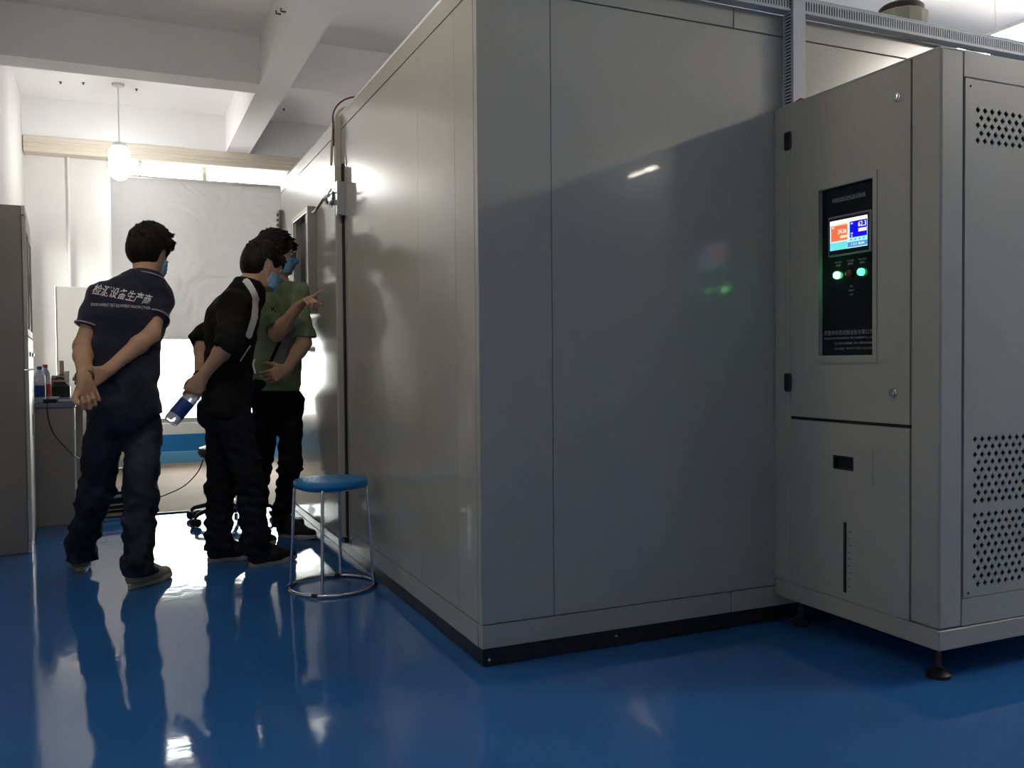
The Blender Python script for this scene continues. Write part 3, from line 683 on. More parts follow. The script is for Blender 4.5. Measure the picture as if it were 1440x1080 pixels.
ring = [(.13 * math.cos(2 * PI * k / 32), .13 * math.sin(2 * PI * k / 32), .447) for k in range(32)]
MB().tube(ring, .006, 8, closed=True).build('seat_ring', M['chrome'], st, smooth=True)
for a in (math.radians(-18), math.radians(162), math.radians(-125), math.radians(70)):
    pts = [(.189 * math.cos(a + t), .189 * math.sin(a + t), .0105) for t in (-.07, 0, .07)]
    MB().tube(pts, .0095, 10).build('rubber_clip', M['black_plastic'], st, smooth=True)

# ------------------------------------------------------------------ filing cabinet, left edge
fc = thing('filing_cabinet', 'tall grey steel filing cabinet at the left edge of the photo', 'filing cabinet', (-.447, 5.34, 0), math.radians(3.0))
FD, FW, FH = .33, .86, 1.845
B('body', (-FD, -.018, 0.0, FW, .0, FH), M['filing'], fc, .004)
B('top_rail', (-.018, 0, 0, FW, FH - .05, FH), M['filing_front'], fc, .002)
B('bottom_rail', (-.018, 0, 0, FW, 0.0, .06), M['filing_front'], fc, .002)
for k in range(2):
    y0 = .004 + k * FW / 2; y1 = y0 + FW / 2 - .008
    ge = MB()
    for r in ((y0, y1, 1.73, FH - .055), (y0, y1, 1.16, 1.20), (y0, y0 + .05, 1.20, 1.73), (y1 - .05, y1, 1.20, 1.73)): ge.box(-.016, .003, *r, bev=.002)
    dd = ge.build('glass_door', M['filing_front'], fc)
    B('glass', (-.010, -.006, y0 + .05, y1 - .05, 1.20, 1.73), M['cab_glass'], dd)
    B('handle', (.003, .014, y1 - .035 if k == 0 else y0 + .02, y1 - .02 if k == 0 else y0 + .035, 1.40, 1.52), M['alu'], dd, .003)
    dr = B('drawer', (-.016, .003, y0, y1, .98, 1.155), M['filing_front'], fc, .003)
    B('handle', (.003, .012, y0 + .16, y1 - .16, 1.05, 1.075), M['alu'], dr, .003)
    dl = B('lower_door', (-.016, .003, y0, y1, .065, .975), M['filing_front'], fc, .003)
    B('handle', (.003, .012, y1 - .035 if k == 0 else y0 + .02, y1 - .02 if k == 0 else y0 + .035, .6, .72), M['alu'], dl, .003)

# ------------------------------------------------------------------ desk and what lies on it
dk = thing('office_desk', 'grey laminate desk with blue-grey top behind the filing cabinet', 'desk', (0, 0, 0))
DX0, DX1, DY0, DY1 = -.79, -.262, 6.21, 7.75
B('desk_top', (DX0, DX1, DY0 - .012, DY1, .735, .765), M['desk_top'], dk, .003)
B('side_panel', (DX0 + .01, DX1 - .012, DY0, DY0 + .02, .0, .735), M['desk'], dk, .001)
B('side_panel', (DX0 + .01, DX1 - .012, DY1 - .03, DY1 - .01, .0065, .735), M['desk'], dk, .001)
B('back_panel', (DX0 + .02, DX0 + .036, DY0 + .02, DY1 - .03, .25, .735), M['desk'], dk)
B('pedestal', (DX0 + .06, DX1 - .05, DY0 + .03, DY0 + .44, .0505, .733), M['desk'], dk, .002)
for k in range(3):
    q = B('drawer', (DX1 - .05, DX1 - .034, DY0 + .034, DY0 + .436, .06 + k * .225, .275 + k * .225), M['desk'], dk, .002)
    B('handle', (DX1 - .034, DX1 - .024, DY0 + .17, DY0 + .3, .16 + k * .225, .175 + k * .225), M['alu'], q, .002)
B('edge_post', (DX1 - .012, DX1 - .004, DY0, DY0 + .02, .0, .735), M['alu'], dk)
keep_world(dk, (-.52, 7.0, 0))
TZ = .7655
def bottle(name, label, loc, lean, body, cap, lab, s=1.0, group=None):
    t = thing(name, label, 'bottle', loc); t.rotation_mode = 'QUATERNION'; t.rotation_quaternion = Vector((0, 0, 1)).rotation_difference(Vector(lean).normalized())
    p = [(0, .002), (.024, 0), (.0305, .006), (.032, .02), (.032, .035), (.030, .04), (.032, .045), (.032, .13), (.030, .136), (.032, .142), (.030, .165), (.018, .192), (.0125, .200), (.0125, .212)]
    MB().lathe([(r * s, z * s) for r, z in p], n=24).build('bottle_body', body, t, smooth=True)
    MB().lathe([(.0155 * s, .208 * s), (.0155 * s, .226 * s), (.012 * s, .229 * s), (0, .229 * s)], n=20).build('cap', cap, t, smooth=True)
    MB().lathe([(.0326 * s, .036 * s), (.0328 * s, .04 * s), (.0328 * s, .106 * s), (.0326 * s, .110 * s)], n=24).build('label_band', lab, t, smooth=True)
    return t
a = at(56.5, 561, 6.30)
bottle('water_bottle', 'clear water bottle with blue cap and blue label on the desk', (a[0], 6.30, TZ), (0, 0, 1), M['water'], M['cap_blue'], M['label_blue'], 1.0)
a = at(64, 558, 6.40)
bottle('juice_bottle', 'bottle with orange cap and red label behind the blue-capped bottle', (a[0], 6.42, TZ), (0, 0, 1), M['water'], M['cap_orange'], M['label_red'], 1.05)
def item(name, label, cat, px0, px1, Y, z0, h, dy, m, rz=0, bev=.003):
    """box-like item whose width is measured between two sight lines at depth Y"""
    a0 = at(px0, 540, Y)[0]; a1 = at(px1, 540, Y)[0]; wd = (a1 - a0)
    t = thing(name, label, cat, ((a0 + a1) / 2, Y + dy / 2, z0), rz)
    return t, wd
t, wd = item('cardboard_box', 'open brown cardboard box at the back of the desk', 'box', 46, 92, 6.95, TZ, .17, .25, None)
B('box_side', (-wd / 2, wd / 2, -.12, .12, .0, .15), M['card'], t, .003)
B('flap', (-wd / 2, wd / 2, -.125, -.12, .10, .155), M['card'], t); B('rim', (-wd / 2 - .004, wd / 2 + .004, -.128, .124, .145, .162), M['beige'], t)
t, wd = item('wooden_post', 'short beige wooden block standing on the cardboard box', 'block', 84, 90.5, 6.98, TZ + .1625, .1, .03, None)
B('block', (-wd / 2, wd / 2, -.02, .02, 0, .105), M['beige'], t, .003); B('block_foot', (-wd / 2 - .002, wd / 2 + .002, -.022, .022, 0, .01), M['card'], t, .001)
t, wd = item('paper_roll', 'upright white paper roll beside the cardboard box', 'roll', 91.5, 97, 6.75, TZ, .2, .03, None)
MB().lathe([(.014, 0), (.015, .004), (.015, .19), (.013, .194), (.007, .194), (.007, .18)], n=16).build('roll', M['paper'], t, smooth=True); MB().lathe([(.0155, .01), (.0158, .012), (.0158, .04), (.0155, .042)], n=16).build('band', M['red_cover'], t, smooth=True)
t, wd = item('black_bag', 'black soft case lying on the desk behind the bottles', 'bag', 68, 98, 6.50, TZ, .12, .15, None)
mb = MB(); mb.box(-wd / 2, wd / 2, -.07, .07, .0, .125, bev=.03); mb.build('case_body', M['black_plastic'], t); MB().tube([(-wd * .2, 0, .12), (-wd * .15, 0, .15), (wd * .15, 0, .15), (wd * .2, 0, .12)], .006, 8, smooth_sub=4).build('strap', M['black_wire'], t, smooth=True)
t, wd = item('red_book', 'thin red-edged book lying on the black soft case', 'book', 73, 97, 6.52, TZ + .126, .02, .12, None)
# lies across the top of the case
B('cover', (-wd / 2, wd / 2, -.05, -.012, .0, .012), M['red_cover'], t, .001); B('pages', (-wd / 2 + .003, wd / 2 + .002, -.052, -.014, .003, .009), M['paper'], t)
t, wd = item('blue_book', 'blue book lying on the desk corner nearest the man in navy', 'book', 80, 103, 6.24, TZ, .03, .13, None)
B('cover', (-wd / 2, wd / 2, -.06, .06, 0, .028), M['blue_cover'], t, .002); B('pages', (-wd / 2 + .004, wd / 2 + .003, -.062, .058, .005, .023), M['paper'], t)
t, wd = item('black_tray', 'flat black tray on the desk in front of the bottles', 'tray', 60, 79, 6.205, TZ, .02, .08, None)
B('tray_base', (-wd / 2, wd / 2, -.04, .04, 0, .008), M['black_plastic'], t, .002)
for q in ((-wd / 2, -wd / 2 + .005, -.04, .04), (wd / 2 - .005, wd / 2, -.04, .04), (-wd / 2, wd / 2, -.04, -.035), (-wd / 2, wd / 2, .035, .04)): B('tray_wall', (q[0], q[1], q[2], q[3], .008, .022), M['black_plastic'], t)
t, wd = item('paper_stack', 'crumpled pale papers on the desk between bottles and blue book', 'papers', 67, 84, 6.36, TZ, .03, .1, None)
for k in range(5):
    o = B('sheet', (-wd / 2 + .003 * k, wd / 2 - .002 * k, -.022, .022, .0005 + k * .007, .0055 + k * .007), M['paper'], t, .001)
t = thing('leaning_board', 'pale grey board standing behind the desk against the wall', 'board', (-.36, 9.2, 0.0065))
B('board_face', (-.17, .52, -.012, .012, .012, 1.72), M['board'], t, .003); B('board_foot', (-.17, .52, -.05, .05, .0, .02), M['alu'], t, .003); B('board_edge', (-.178, -.17, -.016, .016, 0.02, 1.725), M['alu'], t, .002)

# ------------------------------------------------------------------ floor items
t = thing('instrument_case', 'low black instrument with silver edges on the floor between the left man\'s legs', 'instrument', (-.075, 6.62, .0065), math.radians(20))
B('case', (-.17, .17, -.12, .12, .012, .10), M['black_plastic'], t, .004)
B('top_plate', (-.175, .175, -.125, .125, .10, .118), M['alu'], t, .003); B('lid_plate', (-.16, .16, -.11, .11, .118, .14), M['black_plastic'], t, .004)
B('front_strip', (-.172, .172, -.127, -.12, .05, .06), M['alu'], t); B('front_strip', (-.172, .172, -.127, -.12, .02, .026), M['alu'], t)
for x_ in (-.13, .13):
    for y_ in (-.09, .09): MB().lathe([(.012, 0), (.014, .012)], (x_, y_, 0), n=10).build('foot', M['black_plastic'], t)
p = [at(286, 646, 5.95), at(278, 664, 6.0), at(258, 684, 6.1), at(230, 697, 6.2), (at(215, 702, 6.45)), np.array([.2, 6.75, .011]), np.array([.1, 6.85, .011]), np.array([0.05, 6.75, .02]), np.array([.02, 6.72, .11])]
p = [np.array([q[0], q[1], max(q[2], .0105)]) for q in p]
tag(MB().tube(p, .0038, 8, smooth_sub=6).build('power_cable', M['black_wire'], smooth=True), 'thin black cable curving from the rolling stool to the instrument', 'cable')
p = [at(66, 583, 6.2) + np.array([0, 0, 0.16]), at(67, 583, 6.19), at(74, 607, 6.18), at(88, 625, 6.18), at(103, 640, 6.17), at(118, 655, 6.3), np.array([-.14, 6.45, .02]), np.array([-.12, 6.6, .03])]
p[0] = np.array([p[1][0], 6.19, .772])
tag(MB().tube(p, .0035, 8, smooth_sub=6).build('desk_cable', M['black_wire'], smooth=True), 'dark cable hanging down the end panel of the desk', 'cable')
# rolling stool behind the middle man
rs = thing('rolling_stool', 'black rolling stool on castors behind the middle man', 'stool', (.625, 5.90, 0))
MB().lathe([(0, .40), (.12, .40), (.175, .415), (.19, .44), (.18, .47), (.13, .485), (0, .488)], n=32).build('seat', M['black_plastic'], rs, smooth=True)
MB().lathe([(.028, .08), (.028, .25), (.018, .255), (.018, .40)], n=16).build('column', M['chrome'], rs, smooth=True)
for k in range(5):
    a = math.radians(216 + 72 * k); c_, s_ = math.cos(a), math.sin(a)
    lg = MB().tube([(.02 * c_, .02 * s_, .10), (.12 * c_, .12 * s_, .105), (.25 * c_, .25 * s_, .075), (.27 * c_, .27 * s_, .06)], [.02, .016, .013, .012], 10).build('base_arm', M['black_plastic'], rs, smooth=True)
    R4 = Matrix.Translation((.27 * c_, .27 * s_, .026)) @ Matrix.Rotation(a, 4, 'Z') @ Matrix.Rotation(PI / 2, 4, 'X')
    cm = MB()
    for dz in (-.016, .016): cm.lathe([(.008, dz - .010), (.0255, dz - .009), (.0255, dz + .009), (.008, dz + .010)], n=16, M4=R4)
    cm.tube([(.27 * c_, .27 * s_, .04), (.27 * c_, .27 * s_, .065)], .008, 8)
    cm.build('castor', M['black_plastic'], lg, smooth=True)
a = at(414, 740, 5.52)
t = thing('door_stop', 'small black block with pale top on the floor by the chamber base', 'block', (float(a[0]), 5.52, 0))
B('block_body', (-.055, .055, -.04, .04, 0.0005, .038), M['black_plastic'], t, .004); B('pad', (-.05, .05, -.035, .035, .038, .046), M['sole_white'], t, .002)

# ------------------------------------------------------------------ people: implicit surfaces turned into one continuous mesh each
def nv(v): v = np.array(v, float); return v / np.linalg.norm(v)
class Field:
    def __init__(s, lo, hi, res):
        s.lo = np.array(lo, float); s.res = res; n = np.ceil((np.array(hi) - s.lo) / res).astype(int) + 1
        s.n = n; s.F = np.full(tuple(n), 0.06, np.float32)
        s.ax = [(s.lo[i] + res * np.arange(n[i])).astype(np.float32) for i in range(3)]
    def _sl(s, lo, hi):
        a = np.maximum(0, np.floor((np.array(lo) - s.lo) / s.res).astype(int)); b = np.minimum(s.n, np.ceil((np.array(hi) - s.lo) / s.res).astype(int) + 1)
        return tuple(slice(int(a[i]), int(max(b[i], a[i]))) for i in range(3))
    def put(s, fn, lo, hi, k=.02, mode='add'):
        pad = k + .03; sl = s._sl(np.array(lo) - pad, np.array(hi) + pad)
        X = s.ax[0][sl[0]][:, None, None]; Y = s.ax[1][sl[1]][None, :, None]; Z = s.ax[2][sl[2]][None, None, :]
        if X.size == 0 or Y.size == 0 or Z.size == 0: return
        dd = fn(X, Y, Z).astype(np.float32); A = s.F[sl]
        if mode == 'add':
            h = np.maximum(k - np.abs(A - dd), 0) / max(k, 1e-6); s.F[sl] = np.minimum(A, dd) - h * h * k * .25
        elif mode == 'cut':
            h = np.maximum(k - np.abs(-A - dd), 0) / max(k, 1e-6); s.F[sl] = -(np.minimum(-A, dd) - h * h * k * .25)
    def cone(s, a, b, ra, rb, k=.02, flat=None, cuts=(), mode='add'):
        a = np.array(a, float); b = np.array(b, float); ba = b - a; L2 = max(float(ba @ ba), 1e-9)
        def fn(X, Y, Z):
            px, py, pz = X - a[0], Y - a[1], Z - a[2]
            t = np.clip((px * ba[0] + py * ba[1] + pz * ba[2]) / L2, 0, 1)
            qx, qy, qz = px - t * ba[0], py - t * ba[1], pz - t * ba[2]
            q2 = qx * qx + qy * qy + qz * qz
            if flat is not None:
                n, sc_ = nv(flat[0]), flat[1]; qn = qx * n[0] + qy * n[1] + qz * n[2]; q2 = q2 - qn * qn + (qn / sc_) ** 2
            dd = np.sqrt(q2) - (ra + (rb - ra) * t)
            for cp_, cn in cuts:
                cn = nv(cn); dd = np.maximum(dd, (X - cp_[0]) * cn[0] + (Y - cp_[1]) * cn[1] + (Z - cp_[2]) * cn[2])
            return dd
        r = max(ra, rb) * (max(1, flat[1]) if flat is not None else 1)
        s.put(fn, np.minimum(a, b) - r, np.maximum(a, b) + r, k, mode)
    def ell(s, c, rad, axes, k=.02, mode='add'):
        c = np.array(c, float); A = np.array(axes, float)
        def fn(X, Y, Z):
            px, py, pz = X - c[0], Y - c[1], Z - c[2]; k0 = 0; k1 = 0
            for i in range(3):
                q = px * A[i][0] + py * A[i][1] + pz * A[i][2]; k0 = k0 + (q / rad[i]) ** 2; k1 = k1 + (q / rad[i] ** 2) ** 2
            k0 = np.sqrt(k0); return k0 * (k0 - 1) / np.maximum(np.sqrt(k1), 1e-6)
        R_ = max(rad); s.put(fn, c - R_, c + R_, k, mode)
    def folds(s, amp, fx, seed=0, zlo=-9, zhi=9):
        rs_ = np.random.RandomState(seed); X = s.ax[0][:, None, None]; Y = s.ax[1][None, :, None]; Z = s.ax[2][None, None, :]
        nz_ = 0
        for i in range(5):
            v = rs_.randn(3) * np.array([.55, .55, 1.0]) * fx; ph = rs_.rand() * 6.28
            wv = rs_.randn(3) * fx * .35
            nz_ = nz_ + np.sin(X * v[0] + Y * v[1] + Z * v[2] + ph + 1.3 * np.sin(X * wv[0] + Y * wv[1] + Z * wv[2]))
        msk = 1 / (1 + np.exp(-(Z - zlo) * 40)) * 1 / (1 + np.exp((Z - zhi) * 40))
        s.F += (amp * .45 * nz_ * msk).astype(np.float32)
    def cutplane(s, p, n):
        n = nv(n); s.F = np.maximum(s.F, ((s.ax[0][:, None, None] - p[0]) * n[0] + (s.ax[1][None, :, None] - p[1]) * n[1] + (s.ax[2][None, None, :] - p[2]) * n[2]).astype(np.float32))
    def mesh(s):
        F = s.F; F[0] = F[-1] = .05; F[:, 0] = F[:, -1] = .05; F[:, :, 0] = F[:, :, -1] = .05
        I = F < 0; n = s.n
        cnt = np.zeros(tuple(n - 1), np.int8)
        for i in (0, 1):
            for j in (0, 1):
                for k in (0, 1): cnt += I[i:n[0] - 1 + i, j:n[1] - 1 + j, k:n[2] - 1 + k]
        idx = np.argwhere((cnt > 0) & (cnt < 8)); N = len(idx)
        pos = np.zeros((N, 3)); c = np.zeros(N)
        C8 = [(i, j, k) for i in (0, 1) for j in (0, 1) for k in (0, 1)]
        for p in C8:
            for a in range(3):
                if p[a] == 0:
                    q = list(p); q[a] = 1
                    f0 = F[idx[:, 0] + p[0], idx[:, 1] + p[1], idx[:, 2] + p[2]]; f1 = F[idx[:, 0] + q[0], idx[:, 1] + q[1], idx[:, 2] + q[2]]
                    cr = (f0 < 0) != (f1 < 0); t = np.where(cr, f0 / np.where(cr, f0 - f1, 1), 0)
                    P = np.zeros((N, 3)); P[:] = p; P[:, a] += t
                    pos += P * cr[:, None]; c += cr
        V = s.lo + s.res * (idx + pos / c[:, None])
        vid = np.full(tuple(n - 1), -1, np.int64); vid[idx[:, 0], idx[:, 1], idx[:, 2]] = np.arange(N)
        Q = []
        for a in range(3):
            b_, c_ = (a + 1) % 3, (a + 2) % 3
            s0 = [slice(None)] * 3; s1 = [slice(None)] * 3; s0[a] = slice(0, n[a] - 1); s1[a] = slice(1, n[a])
            df = I[tuple(s0)] != I[tuple(s1)]; e = np.argwhere(df)
            e = e[(e[:, b_] > 0) & (e[:, c_] > 0) & (e[:, b_] < n[b_] - 1) & (e[:, c_] < n[c_] - 1)]
            def g_(db, dc):
                q = e.copy(); q[:, b_] -= db; q[:, c_] -= dc; return vid[q[:, 0], q[:, 1], q[:, 2]]
            qd = np.stack([g_(1, 1), g_(0, 1), g_(0, 0), g_(1, 0)], 1)
            ins = I[e[:, 0], e[:, 1], e[:, 2]]; qd[~ins] = qd[~ins][:, ::-1]; Q.append(qd)
        Q = np.concatenate(Q); Q = Q[(Q >= 0).all(1)]
        # light smoothing
        for _ in range(2):
            S = np.zeros_like(V); cn = np.zeros(len(V))
            for k in range(4):
                a_, b2 = Q[:, k], Q[:, (k + 1) % 4]
                for d_ in range(3): S[:, d_] += np.bincount(a_, V[b2, d_], len(V)) + np.bincount(b2, V[a_, d_], len(V))
                cn += np.bincount(a_, minlength=len(V)) + np.bincount(b2, minlength=len(V))
            V = V * .6 + .4 * S / np.maximum(cn, 1)[:, None]
        return V, Q

def mesh_obj(name, V, Q, mats, parent, mi=None):
    me = bpy.data.meshes.new(name); nV, nQ = len(V), len(Q)
    me.vertices.add(nV); me.vertices.foreach_set('co', V.astype(np.float32).ravel())
    me.loops.add(nQ * 4); me.loops.foreach_set('vertex_index', Q.astype(np.int32).ravel())
    me.polygons.add(nQ); me.polygons.foreach_set('loop_start', np.arange(0, nQ * 4, 4, dtype=np.int32)); me.polygons.foreach_set('loop_total', np.full(nQ, 4, np.int32))
    me.polygons.foreach_set('use_smooth', np.ones(nQ, bool))
    if not isinstance(mats, (list, tuple)): mats = [mats]
    for m in mats: me.materials.append(m)
    if mi is not None: me.polygons.foreach_set('material_index', mi.astype(np.int32))
    me.update(calc_edges=True)
    return link(name, me, parent)

def field_obj(name, F, mats, parent, matfn=None):
    V, Q = F.mesh(); mi = matfn(V[Q].mean(1)) if matfn else None
    return mesh_obj(name, V, Q, mats, parent, mi), V, Q

def hand(F, Wp, dr, pn, side, curl=(20, 30, 20), spread=1.0, thumb=(.55, .55, .35), index=None, scale=1.0, tcurl=20):
    """Wp wrist; dr towards the fingers; pn the way the palm faces; side towards the thumb"""
    dr = nv(dr); pn = np.array(pn, float); pn = nv(pn - dr * (pn @ dr)); sd = np.array(side, float); sd = nv(sd - dr * (sd @ dr) - pn * (sd @ pn))
    S = scale; Wp = np.array(Wp, float)
    def rot(v, ang): c, s_ = math.cos(ang), math.sin(ang); return lambda d_, n_: (d_ * c + n_ * s_, n_ * c - d_ * s_)
    F.cone(Wp - dr * .02 * S, Wp + dr * .02 * S, .024 * S, .027 * S, .02, (pn, .72))
    F.cone(Wp + dr * .03 * S + sd * .014 * S, Wp + dr * .082 * S + sd * .024 * S, .021 * S, .016 * S, .012, (pn, .75))
    F.cone(Wp + dr * .03 * S, Wp + dr * .085 * S, .022 * S, .0165 * S, .012, (pn, .75))
    F.cone(Wp + dr * .03 * S - sd * .014 * S, Wp + dr * .078 * S - sd * .024 * S, .020 * S, .015 * S, .012, (pn, .75))
    F.cone(Wp + dr * .025 * S + sd * .018 * S + pn * .008, Wp + dr * .05 * S + sd * .03 * S + pn * .008, .017 * S, .014 * S, .012)
    base = ((.029, .088, (.040, .025, .021), .0088), (.0095, .092, (.045, .028, .022), .009), (-.0105, .089, (.041, .026, .021), .0086), (-.029, .080, (.032, .020, .019), .0076))
    for i, (o_, l_, ph, r) in enumerate(base):
        p = Wp + dr * l_ * S + sd * o_ * S; dv_ = nv(dr + sd * o_ * 2.2 * spread); nn = nv(pn - dv_ * (pn @ dv_))
        cr = curl if not (i == 0 and index is not None) else index
        for q in range(3):
            ang = math.radians(cr[q] + (i * 4 if q < 2 and not (i == 0 and index is not None) else 0)); c_, s_ = math.cos(ang), math.sin(ang)
            dv_, nn = dv_ * c_ + nn * s_, nn * c_ - dv_ * s_
            e_ = p + dv_ * ph[q] * S; F.cone(p, e_, r * (1.04 - .06 * q) * S, r * (.98 - .08 * q) * S, .004); p = e_
    p = Wp + dr * .03 * S + sd * .03 * S; td = nv(dr * thumb[0] + sd * thumb[1] + pn * thumb[2]); tn = nv(pn * .6 - sd * .6); tn = nv(tn - td * (tn @ td))
    for q, (L, r) in enumerate(((.040, .0125), (.030, .0105), (.025, .0092))):
        if q: c_, s_ = math.cos(math.radians(tcurl)), math.sin(math.radians(tcurl)); td, tn = td * c_ + tn * s_, tn * c_ - td * s_
        e_ = p + td * L * S; F.cone(p, e_, r * S, r * .92 * S, .006); p = e_

def head_prims(F, c, f, u, r, s=1.0):
    def P(a, b, cc_): return c + (r * a + f * b + u * cc_) * s
    A = [r, f, u]
    F.ell(P(0, -.012, .035), (.076 * s, .094 * s, .085 * s), A, .01)
    F.ell(P(0, .028, -.025), (.066 * s, .062 * s, .082 * s), A, .025)
    F.cone(P(-.032, .045, -.080), P(.032, .045, -.080), .026 * s, .026 * s, .03)
    F.cone(P(0, .062, -.092), P(0, .066, -.088), .021 * s, .020 * s, .025)
    for q in (-1, 1): F.cone(P(q * .055, .0, -.035), P(q * .035, .045, -.08), .022 * s, .02 * s, .03)
    for q in (-1, 1): F.ell(P(q * .031, .092, .008), (.016 * s, .012 * s, .010 * s), A, .012, 'cut')
    F.cone(P(-.035, .076, .026), P(.035, .076, .026), .010 * s, .010 * s, .016)
    F.cone(P(0, .086, .010), P(0, .108, -.026), .0075 * s, .0115 * s, .012)
    for q in (-1, 1): F.cone(P(q * .010, .096, -.030), P(q * .012, .092, -.030), .0075 * s, .006 * s, .006)
    F.ell(P(0, .088, -.056), (.024 * s, .010 * s, .009 * s), A, .006)
    for q in (-1, 1):
        F.ell(P(q * .076, -.004, -.004), (.009 * s, .020 * s, .032 * s), A, .006)
        F.cone(P(q * .080, -.016, .018), P(q * .083, -.018, -.006), .0055 * s, .005 * s, .005)
        F.cone(P(q * .078, .004, -.030), P(q * .077, .004, -.032), .007 * s, .007 * s, .006)
    return P

def make_hair(c, f, u, r, parent, style, seed):
    F = Field(c - .17, c + .17, .0035); A = [r, f, u]
    def P(a, b, cc_): return c + r * a + f * b + u * cc_
    g_ = style
    F.ell(P(0, -.016, .040), (.084 + g_, .103 + g_, .092 + g_), A, .01)
    F.ell(P(0, -.050, -.010), (.072 + g_ * .7, .066 + g_ * .6, .078), A, .03)
    # face opening
    F.ell(P(0, .110, -.050), (.085, .085, .105), A, .02, 'cut')
    F.ell(P(0, .040, -.115), (.12, .085, .080), A, .02, 'cut')
    for q in (-1, 1): F.ell(P(q * .088, .004, -.018), (.030, .030, .042), A, .012, 'cut')
    F.ell(P(0, -.02, -.135), (.12, .12, .055), A, .015, 'cut')
    rs_ = np.random.RandomState(seed)
    for i in range(90):
        th = rs_.uniform(-PI, PI); el = rs_.uniform(-.05, 1.5)
        nr = nv([math.cos(el) * math.sin(th), math.cos(el) * math.cos(th), math.sin(el)])
        if nr[1] > .55 and nr[2] < .25: continue
        if nr[2] < 0: continue
        p = P(nr[0] * (.078 + g_), -.016 + nr[1] * (.097 + g_), .040 + nr[2] * (.087 + g_))
        tg = nv(f * (.9 + .3 * rs_.randn()) + r * .5 * rs_.randn() - u * .35 + (r * nr[0] + f * nr[1] + u * nr[2]) * rs_.uniform(.2, .6))
        F.cone(p - tg * .01, p + tg * rs_.uniform(.022, .042), .0085, .003, .008)
    # fringe
    for i in range(11):
        a_ = (i - 5) / 5 * .062
        p = P(a_, .086 + g_ * .8 - abs(a_) * .35, .068); F.cone(p, P(a_ * 1.05 + .006 * rs_.randn(), .104 + g_ * .5 - abs(a_) * .5, .036 + .008 * rs_.rand()), .011, .005, .01)
    X = F.ax[0][:, None, None]; Y = F.ax[1][None, :, None]; Z = F.ax[2][None, None, :]
    F.F += (.0016 * np.sin(X * 310 + 2 * np.sin(Z * 60)) * np.sin(Y * 290 + 2 * np.sin(Z * 50 + X * 40))).astype(np.float32)
    o, _, _ = field_obj('hair', F, M['hair'], parent)
    return o

def make_mask(c, f, u, r, parent, drop=0.0):
    G = Field(c - .15, c + .15, .0035); head_prims(G, c, f, u, r)
    X = G.ax[0][:, None, None] - c[0]; Y = G.ax[1][None, :, None] - c[1]; Z = G.ax[2][None, None, :] - c[2]
    a = X * r[0] + Y * r[1] + Z * r[2]; b = X * f[0] + Y * f[1] + Z * f[2]; h = X * u[0] + Y * u[1] + Z * u[2]
    pleat = .0016 * np.sin(h * 330)
    D = G.F - .009 + pleat
    # bulge forward so that the cloth spans nose to chin
    bul = np.sqrt((a / .056) ** 2 + ((b - .048) / .060) ** 2 + ((h + .052) / .060) ** 2) - 1
    D = np.minimum(D, bul * .05)
    top = h - (-.008 - drop - np.abs(a) * .22); bot = (-.104 - drop * .5) - h; back = (.020 + (np.abs(h + .055) * .25)) - b
    D = np.maximum(np.maximum(D, top), np.maximum(bot, back))
    G.F = D.astype(np.float32)
    mk, _, _ = field_obj('face_mask', G, M['mask'], parent)
    def P(x, y, z): return Vector(c + r * x + f * y + u * z)
    for q in (-1, 1):
        MB().tube([P(q * .066, .030, -.030), P(q * .080, .008, -.004), P(q * .089, -.020, .022), P(q * .086, -.028, -.004), P(q * .079, -.010, -.040), P(q * .062, .028, -.082)], .0016, 6, smooth_sub=5).build('ear_loop', M['mask_edge'], mk, smooth=True)
        MB().tube([P(q * .0695, .026, -.028), P(q * .0710, .024, -.05), P(q * .064, .026, -.085)], .003, 6, smooth_sub=3).build('mask_seam', M['mask_edge'], mk, smooth=True)
    return mk

def make_eyes(c, f, u, r, parent):
    for q in (-1, 1):
        e_ = c + r * q * .031 + f * .0745 + u * .008
        A = Matrix((tuple(r), tuple(f), tuple(u))).transposed().to_4x4(); A.translation = Vector(e_)
        # axis towards the gaze
        R4 = A @ Matrix.Rotation(-PI / 2, 4, 'X')
        mb = MB(); mb.lathe([(.0118 * math.sin(t), .0118 * -math.cos(t)) for t in np.linspace(.001, PI - .5, 8)], n=14, M4=R4)
        ey = mb.build('eye', M['eye_white'], parent, smooth=True)
        MB().lathe([(.0060, .0102), (.0045, .0113), (0, .0119)], n=12, M4=R4).build('iris', M['iris'], ey, smooth=True)

